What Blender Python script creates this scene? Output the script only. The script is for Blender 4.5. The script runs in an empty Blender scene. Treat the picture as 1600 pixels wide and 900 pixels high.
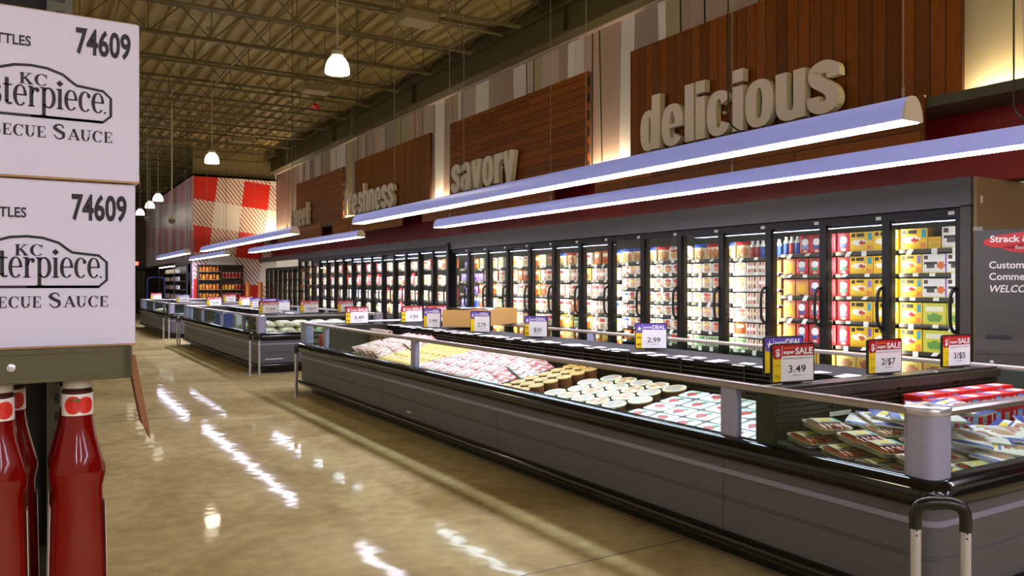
import bpy, bmesh, math, random
from mathutils import Vector, Matrix, Euler
random.seed(7)
C = bpy.context.scene.collection
SC = bpy.context.scene
PI = math.pi

# ------------------------------------------------------------------ camera
YAW = 0.544575
cam = bpy.data.cameras.new('camera'); co = bpy.data.objects.new('camera', cam); C.objects.link(co)
co.location = (0, 0, 1.5); co.rotation_euler = (PI/2, 0, -YAW)
cam.sensor_width = 36; cam.lens = 27.79; cam.shift_y = -6/1600; cam.clip_start = .05; cam.clip_end = 200
SC.camera = co
# ------------------------------------------------------------------ world, exposure
w = bpy.data.worlds.new('world'); SC.world = w; w.use_nodes = True
w.node_tree.nodes['Background'].inputs[0].default_value = (.30, .255, .20, 1)
w.node_tree.nodes['Background'].inputs[1].default_value = .95
SC.view_settings.view_transform = 'Standard'; SC.view_settings.look = 'None'
SC.view_settings.gamma = 1; SC.view_settings.use_curve_mapping = False
SC.view_settings.exposure = 0.8
SC.cycles.max_bounces = 6; SC.cycles.diffuse_bounces = 3; SC.cycles.glossy_bounces = 3
SC.cycles.transparent_max_bounces = 16; SC.cycles.caustics_reflective = False; SC.cycles.caustics_refractive = False
TUBE_E = 26.0        # hanging linear lights
PEND_E = 6.0        # pendant shades
PEND_W = 36.0       # pendant bulbs, watts
LED_E = 20.0         # strips inside the freezers
WASH_E = 110.0        # wall-wash strips on the ledge

# ------------------------------------------------------------------ materials
MATS = {}
def col(h):
    if isinstance(h, str):
        v = [int(h[i:i+2], 16)/255 for i in (0, 2, 4)]
        return tuple(c/12.92 if c <= .04045 else ((c+.055)/1.055)**2.4 for c in v)
    return h
def M(key, c=None, rough=.5, metal=0, emit=None, es=0, spec=.5, coat=0):
    if key in MATS: return MATS[key]
    m = bpy.data.materials.new(key); m.use_nodes = True
    b = m.node_tree.nodes['Principled BSDF']
    b.inputs['Base Color'].default_value = (*col(c), 1)
    b.inputs['Roughness'].default_value = rough; b.inputs['Metallic'].default_value = metal
    b.inputs['Specular IOR Level'].default_value = spec; b.inputs['Coat Weight'].default_value = coat
    if emit is not None:
        b.inputs['Emission Color'].default_value = (*col(emit), 1); b.inputs['Emission Strength'].default_value = es
    MATS[key] = m
    return m
def P(hexc):                      # plain print / plastic colour
    return M('print_'+hexc, hexc, .42)
def nodes(key):
    m = bpy.data.materials.new(key); m.use_nodes = True; MATS[key] = m
    nt = m.node_tree
    return m, nt, nt.nodes, nt.links, nt.nodes['Principled BSDF']
def glass(key, tint, refl=.06):
    m, nt, N, L, b = nodes(key); N.remove(b)
    t = N.new('ShaderNodeBsdfTransparent'); t.inputs[0].default_value = (*tint, 1)
    g = N.new('ShaderNodeBsdfGlossy'); g.inputs[0].default_value = (.9, .95, .93, 1); g.inputs[1].default_value = .01
    lw = N.new('ShaderNodeLayerWeight'); lw.inputs[0].default_value = .5
    pw = N.new('ShaderNodeMath'); pw.operation = 'POWER'; pw.inputs[1].default_value = 4.5; L.new(lw.outputs['Facing'], pw.inputs[0])
    f = N.new('ShaderNodeMath'); f.operation = 'MULTIPLY_ADD'; f.inputs[1].default_value = refl*6; f.inputs[2].default_value = refl*.5; L.new(pw.outputs[0], f.inputs[0])
    x = N.new('ShaderNodeMixShader'); L.new(f.outputs[0], x.inputs[0]); L.new(t.outputs[0], x.inputs[1]); L.new(g.outputs[0], x.inputs[2])
    L.new(x.outputs[0], N['Material Output'].inputs[0])
    return m
def concrete():
    m, nt, N, L, b = nodes('polished_concrete')
    tc = N.new('ShaderNodeTexCoord')
    n1 = N.new('ShaderNodeTexNoise'); n1.inputs['Scale'].default_value = .75; n1.inputs['Detail'].default_value = 8; n1.inputs['Roughness'].default_value = .62; n1.inputs['Distortion'].default_value = .8
    n2 = N.new('ShaderNodeTexNoise'); n2.inputs['Scale'].default_value = 9; n2.inputs['Detail'].default_value = 6
    for n in (n1, n2): L.new(tc.outputs['Object'], n.inputs['Vector'])
    r = N.new('ShaderNodeValToRGB'); r.color_ramp.elements[0].position = .32; r.color_ramp.elements[1].position = .7
    r.color_ramp.elements[0].color = (*col('a08d5e'), 1); r.color_ramp.elements[1].color = (*col('cdbd8c'), 1)
    L.new(n1.outputs[0], r.inputs[0])
    mx = N.new('ShaderNodeMix'); mx.data_type = 'RGBA'; mx.blend_type = 'OVERLAY'; mx.inputs[0].default_value = .35
    L.new(r.outputs[0], mx.inputs[6]); L.new(n2.outputs[0], mx.inputs[7]); L.new(mx.outputs[2], b.inputs['Base Color'])
    b.inputs['Roughness'].default_value = .6; b.inputs['Specular IOR Level'].default_value = 0
    n3 = N.new('ShaderNodeTexNoise'); n3.inputs['Scale'].default_value = 3.2; n3.inputs['Detail'].default_value = 2
    L.new(tc.outputs['Object'], n3.inputs['Vector'])
    bp = N.new('ShaderNodeBump'); bp.inputs['Strength'].default_value = .1; bp.inputs['Distance'].default_value = .02
    L.new(n3.outputs[0], bp.inputs['Height'])
    g = N.new('ShaderNodeBsdfGlossy'); g.inputs['Roughness'].default_value = .055; L.new(bp.outputs[0], g.inputs['Normal'])
    lw = N.new('ShaderNodeLayerWeight'); pw = N.new('ShaderNodeMath'); pw.operation = 'POWER'; pw.inputs[1].default_value = 5; L.new(lw.outputs['Facing'], pw.inputs[0])
    fc = N.new('ShaderNodeMath'); fc.operation = 'MULTIPLY_ADD'; fc.inputs[1].default_value = .13; fc.inputs[2].default_value = .012; L.new(pw.outputs[0], fc.inputs[0])
    ms = N.new('ShaderNodeMixShader'); L.new(fc.outputs[0], ms.inputs[0]); L.new(b.outputs[0], ms.inputs[1]); L.new(g.outputs[0], ms.inputs[2]); L.new(ms.outputs[0], N['Material Output'].inputs[0])
    return m
def planks(key, vertical, c1, c2, cm, wid, length):
    m, nt, N, L, b = nodes(key)
    tc = N.new('ShaderNodeTexCoord'); sp = N.new('ShaderNodeSeparateXYZ'); cb = N.new('ShaderNodeCombineXYZ')
    L.new(tc.outputs['Object'], sp.inputs[0])
    a, z = (2, 1) if vertical else (1, 2)
    L.new(sp.outputs[a], cb.inputs[0]); L.new(sp.outputs[z], cb.inputs[1])
    br = N.new('ShaderNodeTexBrick'); L.new(cb.outputs[0], br.inputs[0])
    br.inputs['Scale'].default_value = 1; br.inputs['Brick Width'].default_value = length; br.inputs['Row Height'].default_value = wid
    br.inputs['Mortar Size'].default_value = .006; br.inputs['Color1'].default_value = (*col(c1), 1); br.inputs['Color2'].default_value = (*col(c2), 1); br.inputs['Mortar'].default_value = (*col(cm), 1)
    br.offset = .37
    n = N.new('ShaderNodeTexNoise'); n.inputs['Detail'].default_value = 5; n.inputs['Scale'].default_value = 4
    mp = N.new('ShaderNodeMapping'); mp.inputs['Scale'].default_value = (1, 14, 1); L.new(cb.outputs[0], mp.inputs[0]); L.new(mp.outputs[0], n.inputs['Vector'])
    mx = N.new('ShaderNodeMix'); mx.data_type = 'RGBA'; mx.blend_type = 'OVERLAY'; mx.inputs[0].default_value = .45
    L.new(br.outputs[0], mx.inputs[6]); L.new(n.outputs[0], mx.inputs[7]); L.new(mx.outputs[2], b.inputs['Base Color'])
    b.inputs['Roughness'].default_value = .55; b.inputs['Specular IOR Level'].default_value = .25
    return m
def gingham(key, a, z, ang, ox, oy, cell=1.0, red='d8281c', wh='f0eae2', ht='b96a60'):
    m, nt, N, L, b = nodes(key)
    tc = N.new('ShaderNodeTexCoord'); sp = N.new('ShaderNodeSeparateXYZ'); L.new(tc.outputs['Object'], sp.inputs[0])
    def mt(op, x, y=None):
        n = N.new('ShaderNodeMath'); n.operation = op
        for i, v in enumerate((x, y)):
            if v is None: continue
            if isinstance(v, (int, float)): n.inputs[i].default_value = v
            else: L.new(v, n.inputs[i])
        return n.outputs[0]
    U0, V0 = sp.outputs[a], sp.outputs[z]
    ca, sa = math.cos(ang), math.sin(ang)
    U = mt('DIVIDE', mt('ADD', mt('ADD', mt('MULTIPLY', U0, ca), mt('MULTIPLY', V0, -sa)), ox), cell)
    V = mt('DIVIDE', mt('ADD', mt('ADD', mt('MULTIPLY', U0, sa), mt('MULTIPLY', V0, ca)), oy), cell)
    fu = mt('LESS_THAN', mt('FRACT', mt('MULTIPLY', U, .5)), .5); fv = mt('LESS_THAN', mt('FRACT', mt('MULTIPLY', V, .5)), .5)
    both = mt('MULTIPLY', fu, fv); one = mt('SUBTRACT', mt('ADD', fu, fv), mt('MULTIPLY', both, 2))
    st = mt('LESS_THAN', mt('FRACT', mt('MULTIPLY', mt('ADD', U, V), 6.0)), .42)
    h = mt('MULTIPLY', one, st)
    m1 = N.new('ShaderNodeMix'); m1.data_type = 'RGBA'; L.new(h, m1.inputs[0]); m1.inputs[6].default_value = (*col(wh), 1); m1.inputs[7].default_value = (*col(ht), 1)
    m2 = N.new('ShaderNodeMix'); m2.data_type = 'RGBA'; L.new(both, m2.inputs[0]); L.new(m1.outputs[2], m2.inputs[6]); m2.inputs[7].default_value = (*col(red), 1)
    L.new(m2.outputs[2], b.inputs['Base Color']); b.inputs['Roughness'].default_value = .4
    return m
BLACK = M('black_plastic', '15140f', .3)
BLACKG = M('black_gloss', '100f0c', .12)
DARK = M('dark_frame', '100e0b', .45, spec=.3)
CHAR = M('charcoal_panel', '585659', .45)
CHARS = M('silver_stripe', '8f8da6', .35, .2)
ALU = M('aluminium', 'b5aca4', .28, .85)
CHROME = M('chrome', 'd2d2de', .25, .65)
LILAC = M('post_grey', 'a09eba', .4)
WHITE = M('white_card', 'f2f0ee', .5)
INK = M('ink', '171318', .6)
FASC = M('fascia_grey', '50515a', .4)
CREAM = M('cream_metal', 'cfc3ae', .5)
OLIVE = M('olive_steel', '5e522e', .55)
OLIVED = M('olive_deck', '97844e', .6)
BEAMM = M('dark_olive', '4a4322', .55)
GLASSD = glass('door_glass', (.95, .97, .96))
GLASSI = glass('case_glass', (.84, .93, .88))
TAGW = M('tag_white', 'f4f1ea', .5)
YEL = P('f0cf10')

# ------------------------------------------------------------------ mesh builder
class MB:
    def __init__(s): s.v = []; s.f = []; s.m = []
    def add(s, vs, fs, m=0):
        b = len(s.v); s.v += [tuple(x) for x in vs]; s.f += [tuple(b+i for i in f) for f in fs]; s.m += [m]*len(fs) if isinstance(m, int) else list(m)
        return s
    def box(s, x0, x1, y0, y1, z0, z1, m=0):
        vs = [(x, y, z) for z in (z0, z1) for y in (y0, y1) for x in (x0, x1)]
        return s.add(vs, [(0, 2, 3, 1), (4, 5, 7, 6), (0, 1, 5, 4), (2, 6, 7, 3), (0, 4, 6, 2), (1, 3, 7, 5)], m)
    def bbox(s, x0, x1, y0, y1, z0, z1, b=.004, m=0):   # box with chamfered edges
        vs = []; 
        X = (x0, x0+b, x1-b, x1); Y = (y0, y0+b, y1-b, y1); Z = (z0, z0+b, z1-b, z1)
        bm = bmesh.new(); bmesh.ops.create_cube(bm, size=1)
        for v in bm.verts:
            v.co = ((x0+x1)/2+v.co.x*(x1-x0), (y0+y1)/2+v.co.y*(y1-y0), (z0+z1)/2+v.co.z*(z1-z0))
        bmesh.ops.bevel(bm, geom=bm.edges[:], offset=b, segments=2, affect='EDGES', profile=.5)
        bm.verts.index_update()
        s.add([v.co[:] for v in bm.verts], [[v.index for v in f.verts] for f in bm.faces], m); bm.free()
        return s
    def tube(s, path, r, n=8, m=0, cap=True):
        path = [Vector(p) for p in path]; rr = r if isinstance(r, (list, tuple)) else [r]*len(path)
        vs = []; fs = []; up = None
        for i, p in enumerate(path):
            t = (path[min(i+1, len(path)-1)]-path[max(i-1, 0)]).normalized()
            if up is None or abs(t.dot(up)) > .97: up = Vector((0, 0, 1)) if abs(t.z) < .9 else Vector((1, 0, 0))
            a = t.cross(up).normalized(); b = a.cross(t).normalized(); up = b
            for k in range(n):
                q = 2*PI*k/n; vs.append(p+a*(rr[i]*math.cos(q))+b*(rr[i]*math.sin(q)))
        for i in range(len(path)-1):
            for k in range(n):
                fs.append((i*n+k, i*n+(k+1) % n, (i+1)*n+(k+1) % n, (i+1)*n+k))
        if cap: fs += [tuple(range(n-1, -1, -1)), tuple((len(path)-1)*n+k for k in range(n))]
        return s.add(vs, fs, m)
    def lathe(s, prof, c=(0, 0, 0), n=20, m=0, sx=1, sy=1):   # prof: (r, z) bottom to top; m may be a list per band
        vs = []; fs = []; ms = []
        for r, z in prof:
            for k in range(n):
                q = 2*PI*(k+.5)/n; vs.append((c[0]+sx*r*math.cos(q), c[1]+sy*r*math.sin(q), c[2]+z))
        for i in range(len(prof)-1):
            for k in range(n):
                fs.append((i*n+k, i*n+(k+1) % n, (i+1)*n+(k+1) % n, (i+1)*n+k)); ms.append(m if isinstance(m, int) else m[i])
        fs.append(tuple(range(n-1, -1, -1))); ms.append(m if isinstance(m, int) else m[0])
        fs.append(tuple((len(prof)-1)*n+k for k in range(n))); ms.append(m if isinstance(m, int) else m[-1])
        return s.add(vs, fs, ms)
    def prism(s, poly, fn, d, m=0):     # 2D polygon (u,v), fn(u,v,h)->xyz, extruded from h=0 to d
        n = len(poly); vs = [fn(u, v, 0) for u, v in poly]+[fn(u, v, d) for u, v in poly]
        fs = [tuple(range(n-1, -1, -1)), tuple(range(n, 2*n))]+[(i, (i+1) % n, n+(i+1) % n, n+i) for i in range(n)]
        return s.add(vs, fs, m)
    def loop(s, x0, x1, y0, y1, r, prof, m=0, seg=5, closed=True):  # sweep profile (outward offset, z) round a rounded rectangle
        pts = []
        for cx, cy, a0 in ((x1-r, y1-r, 0), (x0+r, y1-r, 90), (x0+r, y0+r, 180), (x1-r, y0+r, 270)):
            for k in range(seg+1):
                a = math.radians(a0+90*k/seg); pts.append((cx+r*math.cos(a), cy+r*math.sin(a), math.cos(a), math.sin(a)))
        n = len(pts); k = len(prof); vs = []; fs = []
        for x, y, nx, ny in pts:
            for o, z in prof: vs.append((x+nx*o, y+ny*o, z))
        for i in range(n):
            for j in range(k if closed else k-1):
                a, b2 = i*k+j, i*k+(j+1) % k; c2, d = ((i+1) % n)*k+(j+1) % k, ((i+1) % n)*k+j
                fs.append((a, d, c2, b2))
        return s.add(vs, fs, m)
    def xf(s, mat):
        s.v = [tuple(mat @ Vector(v)) for v in s.v]; return s
    def mesh(s, name, mats, smooth=False):
        me = bpy.data.meshes.new(name); me.from_pydata(s.v, [], s.f); 
        for mm in (mats if isinstance(mats, (list, tuple)) else [mats]): me.materials.append(mm)
        me.polygons.foreach_set('material_index', s.m)
        bm = bmesh.new(); bm.from_mesh(me); bmesh.ops.recalc_face_normals(bm, faces=bm.faces); bm.to_mesh(me); bm.free()
        if smooth:
            me.polygons.foreach_set('use_smooth', [True]*len(me.polygons))
            me.set_sharp_from_angle(angle=math.radians(smooth if smooth is not True else 38))
        me.update(); return me
    def build(s, name, mats, parent=None, loc=(0, 0, 0), smooth=False, rz=0):
        o = bpy.data.objects.new(name, s.mesh(name, mats, smooth)); C.objects.link(o); o.location = loc; o.rotation_euler = (0, 0, rz)
        if parent: o.parent = parent
        return o
def tag(o, label=None, cat=None, group=None, kind=None):
    if label: o['label'] = label
    if cat: o['category'] = cat
    if group: o['group'] = group
    if kind: o['kind'] = kind
    return o
def thing(name, label, cat, loc=(0, 0, 0), rz=0, group=None):
    o = bpy.data.objects.new(name, None); C.objects.link(o); o.empty_display_size = .05
    o.location = loc; o.rotation_euler = (0, 0, rz)
    return tag(o, label, cat, group)
def dup(root, loc, rot=(0, 0, 0), label=None, group=None, scale=None):
    r = root.copy(); C.objects.link(r); r.location = loc; r.rotation_euler = rot
    if scale: r.scale = scale
    if label: r['label'] = label
    if group: r['group'] = group
    for ch in KIDS.get(root.name, ()):
        c = ch.copy(); C.objects.link(c); c.parent = r
        for g in KIDS.get(ch.name, ()):
            d = g.copy(); C.objects.link(d); d.parent = c
    return r
KIDS = {}
def kids(o):
    KIDS[o.name] = list(o.children)
    for c in o.children: KIDS[c.name] = list(c.children)
ORD = ['first', 'second', 'third', 'fourth', 'fifth', 'sixth', 'seventh', 'eighth', 'ninth', 'tenth', 'eleventh', 'twelfth', 'thirteenth', 'fourteenth', 'fifteenth', 'sixteenth', 'seventeenth', 'eighteenth', 'nineteenth', 'twentieth'] + ['twenty-'+a for a in 'first second third fourth fifth sixth seventh eighth ninth'.split()] + ['thirtieth'] + ['thirty-'+a for a in 'first second third fourth fifth sixth seventh eighth ninth'.split()]

# ------------------------------------------------------------------ lettering
_tc = {}
def text(mb, s, h, fn, d=.0006, m=0, bold=0., wid=None, shear=0., align='L'):
    """lay built-in sans letters (cap height h) with fn(u,v,depth); wid = total width"""
    k = (s, bold, shear)
    if not s: return mb
    if k not in _tc:
        cu = bpy.data.curves.new('t', 'FONT'); cu.body = s; cu.offset = bold; cu.shear = shear; cu.resolution_u = 3
        ob = bpy.data.objects.new('t', cu); C.objects.link(ob); bpy.context.view_layer.update()
        me = bpy.data.meshes.new_from_object(ob.evaluated_get(bpy.context.evaluated_depsgraph_get()))
        vs = [v.co.copy() for v in me.vertices]; fs = [tuple(p.vertices) for p in me.polygons]
        bpy.data.objects.remove(ob); bpy.data.curves.remove(cu); bpy.data.meshes.remove(me)
        xs = [v.x for v in vs] or [0]
        _tc[k] = (vs, fs, min(xs), max(xs))
    vs, fs, a, b = _tc[k]
    sy = h/.7; sx = sy if wid is None else wid/(b-a)
    off = 0 if align == 'L' else -(b-a)*sx/2
    n = len(vs); q = [((v.x-a)*sx+off, v.y*sy) for v in vs]
    mb.add([fn(u, v, d) for u, v in q], fs, m)
    return mb
def strip(p, w):
    out = []; n = len(p); w = w if isinstance(w, (list, tuple)) else [w]*n; L = []; R = []
    for i in range(n):
        a = Vector(p[max(i-1, 0)]); b = Vector(p[min(i+1, n-1)]); t = (b-a).normalized(); nn = Vector((-t.y, t.x)); c = Vector(p[i])
        L.append(c+nn*w[i]); R.append(c-nn*w[i])
    return [[tuple(L[i]), tuple(R[i]), tuple(R[i+1]), tuple(L[i+1])] for i in range(n-1)]
def ring(cx, cy, ro, so, ri, si, a0=0, a1=360, n=20, e=2.5, dx=0):
    def pt(a, rx, ry):
        c, s_ = math.cos(math.radians(a)), math.sin(math.radians(a))
        return (rx*math.copysign(abs(c)**(2/e), c), ry*math.copysign(abs(s_)**(2/e), s_))
    out = []
    for k in range(n):
        q0 = a0+(a1-a0)*k/n; q1 = a0+(a1-a0)*(k+1)/n
        o0, o1, i0, i1 = pt(q0, ro, so), pt(q1, ro, so), pt(q0, ri, si), pt(q1, ri, si)
        out.append([(cx+o0[0], cy+o0[1]), (cx+o1[0], cy+o1[1]), (cx+dx+i1[0], cy+i1[1]), (cx+dx+i0[0], cy+i0[1])])
    return out
def rc(x0, x1, y0, y1): return [[(x0, y0), (x1, y0), (x1, y1), (x0, y1)]]
def smoothp(p, n=4):
    out = []
    for i in range(len(p)-1):
        p0, p1, p2, p3 = [Vector(p[max(0, min(len(p)-1, j))]) for j in (i-1, i, i+1, i+2)]
        for k in range(n):
            t = k/n; out.append(tuple(.5*((2*p1)+(p2-p0)*t+(2*p0-5*p1+4*p2-p3)*t*t+(3*p1-p0-3*p2+p3)*t**3)))
    return out+[p[-1]]
def heavy(ch):      # heavy condensed display letters, x-height 1: (quads, advance)
    S = .25; W = .64
    o = lambda cx=.32: ring(cx, .5, .32, .52, .075, .33)
    if ch == 'o': return o(), W
    if ch == 'c': return ring(.31, .5, .31, .52, .07, .33, 30, 330), .61
    if ch == 'e': return ring(.31, .5, .31, .52, .07, .33, 0, 325)+rc(.2, .61, .43, .53), .62
    if ch == 'd': return ring(.27, .5, .27, .52, .04, .34, dx=.03)+rc(.37, .37+S, 0, 1.37), .62
    if ch == 'l': return rc(0, S, 0, 1.37), S
    if ch == 'i': return rc(0, S, 0, 1)+rc(0, S, 1.09, 1.37), S
    if ch == 'u': return ring(.31, .35, .31, .37, .07, .16, 180, 360, 12)+rc(0, .24, .33, 1)+rc(.38, .62, 0, 1), .62
    if ch == 'n': return ring(.31, .65, .31, .37, .07, .16, 0, 180, 12)+rc(0, .24, 0, 1)+rc(.38, .62, 0, .67), .62
    if ch == 'h': return ring(.31, .65, .31, .37, .07, .16, 0, 180, 12)+rc(0, .24, 0, 1.37)+rc(.38, .62, 0, .67), .62
    if ch == 'r': return rc(0, .24, 0, 1)+strip(smoothp([(.14, .68), (.24, .84), (.43, .88)]), .13), .42
    if ch == 's': return strip(smoothp([(.49, .68), (.47, .84), (.31, .91), (.14, .83), (.16, .66), (.31, .53), (.46, .38), (.48, .18), (.31, .09), (.14, .16), (.12, .33)], 4), .125), .6
    if ch == 'a': return rc(.36, .59, 0, .72)+ring(.31, .68, .28, .34, .06, .17, 0, 172, 10)+ring(.25, .29, .25, .31, .05, .13), .6
    if ch == 'v': return strip([(.12, 1), (.3, 0)], .125)+strip([(.5, 1), (.32, 0)], .125), .62
    if ch == 'y': return strip([(.12, 1), (.31, .05)], .125)+strip([(.5, 1), (.34, .1), (.26, -.2), (.05, -.27)], .12), .62
    if ch == 'w': return strip([(.1, 1), (.23, 0)], .105)+strip([(.42, 1), (.28, 0)], .1)+strip([(.42, 1), (.57, 0)], .1)+strip([(.74, 1), (.6, 0)], .105), .84
    if ch == 'f': return rc(.08, .32, 0, 1.08)+strip(smoothp([(.2, 1.05), (.24, 1.24), (.42, 1.27)]), .11)+rc(0, .44, .8, 1), .43
    if ch == 't': return rc(.09, .33, .12, 1.3)+strip(smoothp([(.21, .2), (.27, .1), (.43, .09)]), .1)+rc(0, .44, .8, 1), .44
    return [], .3
def serif(ch):      # high-contrast bookface letters, x-height 1 / caps 1
    T = .095; t = .032; F = lambda x, y=0: rc(x-.17, x+.17, y, y+.055)
    if ch == 't': return rc(.2-T, .2+T, .12, 1.3)+rc(.02, .46, .93, 1.0)+strip(smoothp([(.2, .2), (.27, .06), (.47, .08)]), [.08]*4+[.05]*4+[.03]), .47
    if ch == 'e': return ring(.35, .5, .34, .52, .17, .46, 0, 318, 20, 2.1, .02)+rc(.14, .68, .5, .56), .71
    if ch == 'r': return rc(.18-T, .18+T, 0, 1)+F(.18)+rc(.0, .2, .94, 1)+strip(smoothp([(.22, .6), (.32, .88), (.46, .9)]), .05)+ring(.48, .84, .1, .12, .0, .0, 0, 360, 10, 2), .6
    if ch == 'p': return rc(.18-T, .18+T, -.42, 1)+F(.18, -.42)+rc(0, .2, .94, 1)+ring(.42, .5, .36, .52, .19, .44, -140, 140, 18, 2.1, -.02), .8
    if ch == 'i': return rc(.17-T, .17+T, 0, 1)+F(.17)+rc(0, .2, .94, 1)+strip([(.02, 1.27), (.17, 1.4), (.32, 1.27), (.17, 1.14), (.02, 1.27)], .03)+[[(.05, 1.27), (.17, 1.38), (.29, 1.27), (.17, 1.16)]], .36
    if ch == 'c': return ring(.35, .5, .34, .52, .17, .46, 45, 315, 18, 2.1, .02)+ring(.55, .8, .1, .11, 0, 0, 0, 360, 10, 2), .66
    if ch == 's': return strip(smoothp([(.48, .72), (.4, .94), (.22, .94), (.12, .76), (.28, .56), (.46, .38), (.44, .12), (.24, .04), (.08, .26)]), [.03, .03, .04, .04, .045, .05, .055, .06, .065, .07, .08, .09, .095, .1, .1, .1, .095, .09, .085, .08, .07, .06, .055, .05, .045, .04, .04, .04, .035, .03, .03, .03, .03][:33]), .56
    if ch == 'a': return rc(.42, .6, 0, .75)+F(.55)+ring(.33, .72, .28, .3, .14, .24, 0, 170, 10, 2.1)+ring(.25, .27, .25, .29, .1, .23, 0, 360, 14, 2.1), .68
    if ch == 'M': return rc(.16, .22, 0, 1.35)+F(.19)+strip([(.22, 1.32), (.55, .1)], .1)+strip([(.9, 1.32), (.55, .1)], .035)+rc(.82, 1.02, 0, 1.35)+F(.92), 1.1
    if ch == 'K': return rc(.18-T, .18+T, 0, 1)+F(.18)+F(.18, .945)+strip([(.2, .42), (.66, .97)], .035)+strip([(.36, .58), (.72, .03)], .09)+F(.7)+F(.64, .945), .86
    if ch == 'C': return ring(.45, .5, .44, .53, .24, .48, 40, 320, 20, 2, .02)+rc(.74, .79, .66, 1.02), .86
    if ch == 'E': return rc(.18-T, .18+T, 0, 1)+rc(.04, .68, 0, .06)+rc(.04, .66, .94, 1)+rc(.2, .5, .48, .54)+rc(.62, .68, 0, .27)+rc(.6, .66, .74, 1)+rc(.46, .5, .36, .66), .74
    if ch == 'U': return rc(.17-T, .17+T, .35, 1)+rc(.66, .71, .3, 1)+ring(.4, .36, .32, .38, .14, .32, 180, 360, 12, 2, .02)+F(.17, .945)+F(.69, .945), .86
    if ch == 'S': return strip(smoothp([(.55, .74), (.46, .96), (.26, .96), (.13, .78), (.3, .57), (.53, .4), (.52, .12), (.28, .03), (.09, .28)]), [.03]*3+[.04]*3+[.05]*3+[.07]*3+[.1]*9+[.07]*3+[.05]*3+[.04]*3+[.03]*3), .68
    if ch == 'A': return strip([(.1, .03), (.42, 1)], .035)+strip([(.42, 1), (.78, .03)], .1)+rc(.2, .62, .3, .36)+F(.12)+F(.76), .9
    if ch == 'R': return rc(.18-T, .18+T, 0, 1)+F(.18)+rc(.04, .4, .94, 1)+ring(.4, .74, .28, .26, .12, .2, -90, 90, 10, 2)+strip([(.36, .5), (.74, .03)], .085)+F(.74)+rc(.2, .42, .46, .51), .86
    if ch == 'B': return rc(.18-T, .18+T, 0, 1)+rc(.04, .42, 0, .06)+rc(.04, .4, .94, 1)+rc(.2, .42, .47, .53)+ring(.38, .75, .26, .25, .1, .19, -90, 90, 10, 2)+ring(.4, .27, .3, .27, .13, .21, -90, 90, 10, 2), .76
    return [], .3
def word(mb, s, font, h, fn, d, m=0, wid=None, gap=.06, back=True):
    gl = [font(c) for c in s]; tot = sum(a for _, a in gl)+gap*(len(s)-1); sx = h if wid is None else wid/tot; x = 0
    for q, a in gl:
        for poly in q:
            mb.prism([((x+u)*sx, v*h) for u, v in poly], fn, d, m)
        x += a+gap
    return mb

# ================================================================== the setting
def struct(name, mb, mats, loc=(0, 0, 0), smooth=False, parent=None):
    o = mb.build(name, mats, parent, loc, smooth)
    if not parent: o['kind'] = 'structure'
    return o
fl = MB().box(-9, 8.6, -11, 52, -.1, 0)
struct('floor', fl, concrete())
jm = M('saw_joint', '5f5440', .5)
for y in (3.45, 9.6, 15.7, 21.8, 27.9):                       # saw-cut joints in the slab
    o = MB().box(-9, 8.5, y-.004, y+.004, 0, .0012).build('trim_1', jm); o['kind'] = 'structure'
# corrugated deck: ribs run along the store
mb = MB(); x = -7.0; pro = []
while x < 8.6:
    for dx, z in ((0, 6.78), (.13, 6.78), (.16, 6.86), (.29, 6.86)): pro.append((x+dx, z))
    x += .32
n = len(pro)
mb.add([(a, y, z) for y in (-11, 52) for a, z in pro], [(i, i+1, n+i+1, n+i) for i in range(n-1)])
mb.box(-7, 8.7, -11, 52, 6.9, 7.0)
struct('ceiling', mb, OLIVED)
# open-web joists across the store
def joist():
    m = MB(); a, b = -6.5, 8.15; zt, zb = 6.72, 6.1
    for s in (-.035, .012): m.box(a, b, s, s+.023, zt-.05, zt); m.box(a+.6, 7.5, s, s+.023, zb, zb+.045)
    x = a+.6; k = 0
    while x < 7.4:
        m.tube([(x, 0, zb+.03), (x+.55, 0, zt-.03)], .013, 5); m.tube([(x+.55, 0, zt-.03), (x+1.1, 0, zb+.03)], .013, 5)
        m.tube([(x+1.1, 0, zb+.03), (x+1.1, 0, zt-.03)], .011, 5)
        x += 1.1
    m.tube([(7.45, 0, zb+.03), (8.1, 0, zt-.04)], .012, 5)
    return m.mesh('ceiling_joist', OLIVE)
jme = joist()
for k in range(-2, 20):
    o = bpy.data.objects.new('ceiling_joist', jme); C.objects.link(o); o.location = (0, 12.1+1.85*k, 0); o['kind'] = 'structure'
for x in (1.2, 3.6, 6.0):                                       # bridging angles and a sprinkler main
    o = MB().box(x, x+.03, 8, 49, 6.145, 6.17).build('ceiling_beam', OLIVE); o['kind'] = 'structure'
for y in (13.4, 22.6):
    o = MB().tube([(-6, y, 6.4), (7.9, y, 6.4)], .03, 8).build('ceiling_beam', M('pipe', '6b5f3a', .5)); o['kind'] = 'structure'
# girder above the panelled wall
mb = MB().box(8.05, 8.1, 0, 31.8, 5.92, 6.4).box(7.93, 8.22, 0, 31.8, 6.38, 6.42).box(7.93, 8.3, 0, 31.8, 5.87, 5.92)
for y in (5.2, 11.4, 17.9, 23.9, 30): mb.box(7.95, 8.06, y, y+.03, 5.92, 6.38)
struct('ceiling_girder', mb, BEAMM)
mb = MB().box(8.24, 8.3, 0, 31.8, 6.4, 6.86); struct('wall_upper', mb, BEAMM)
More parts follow.
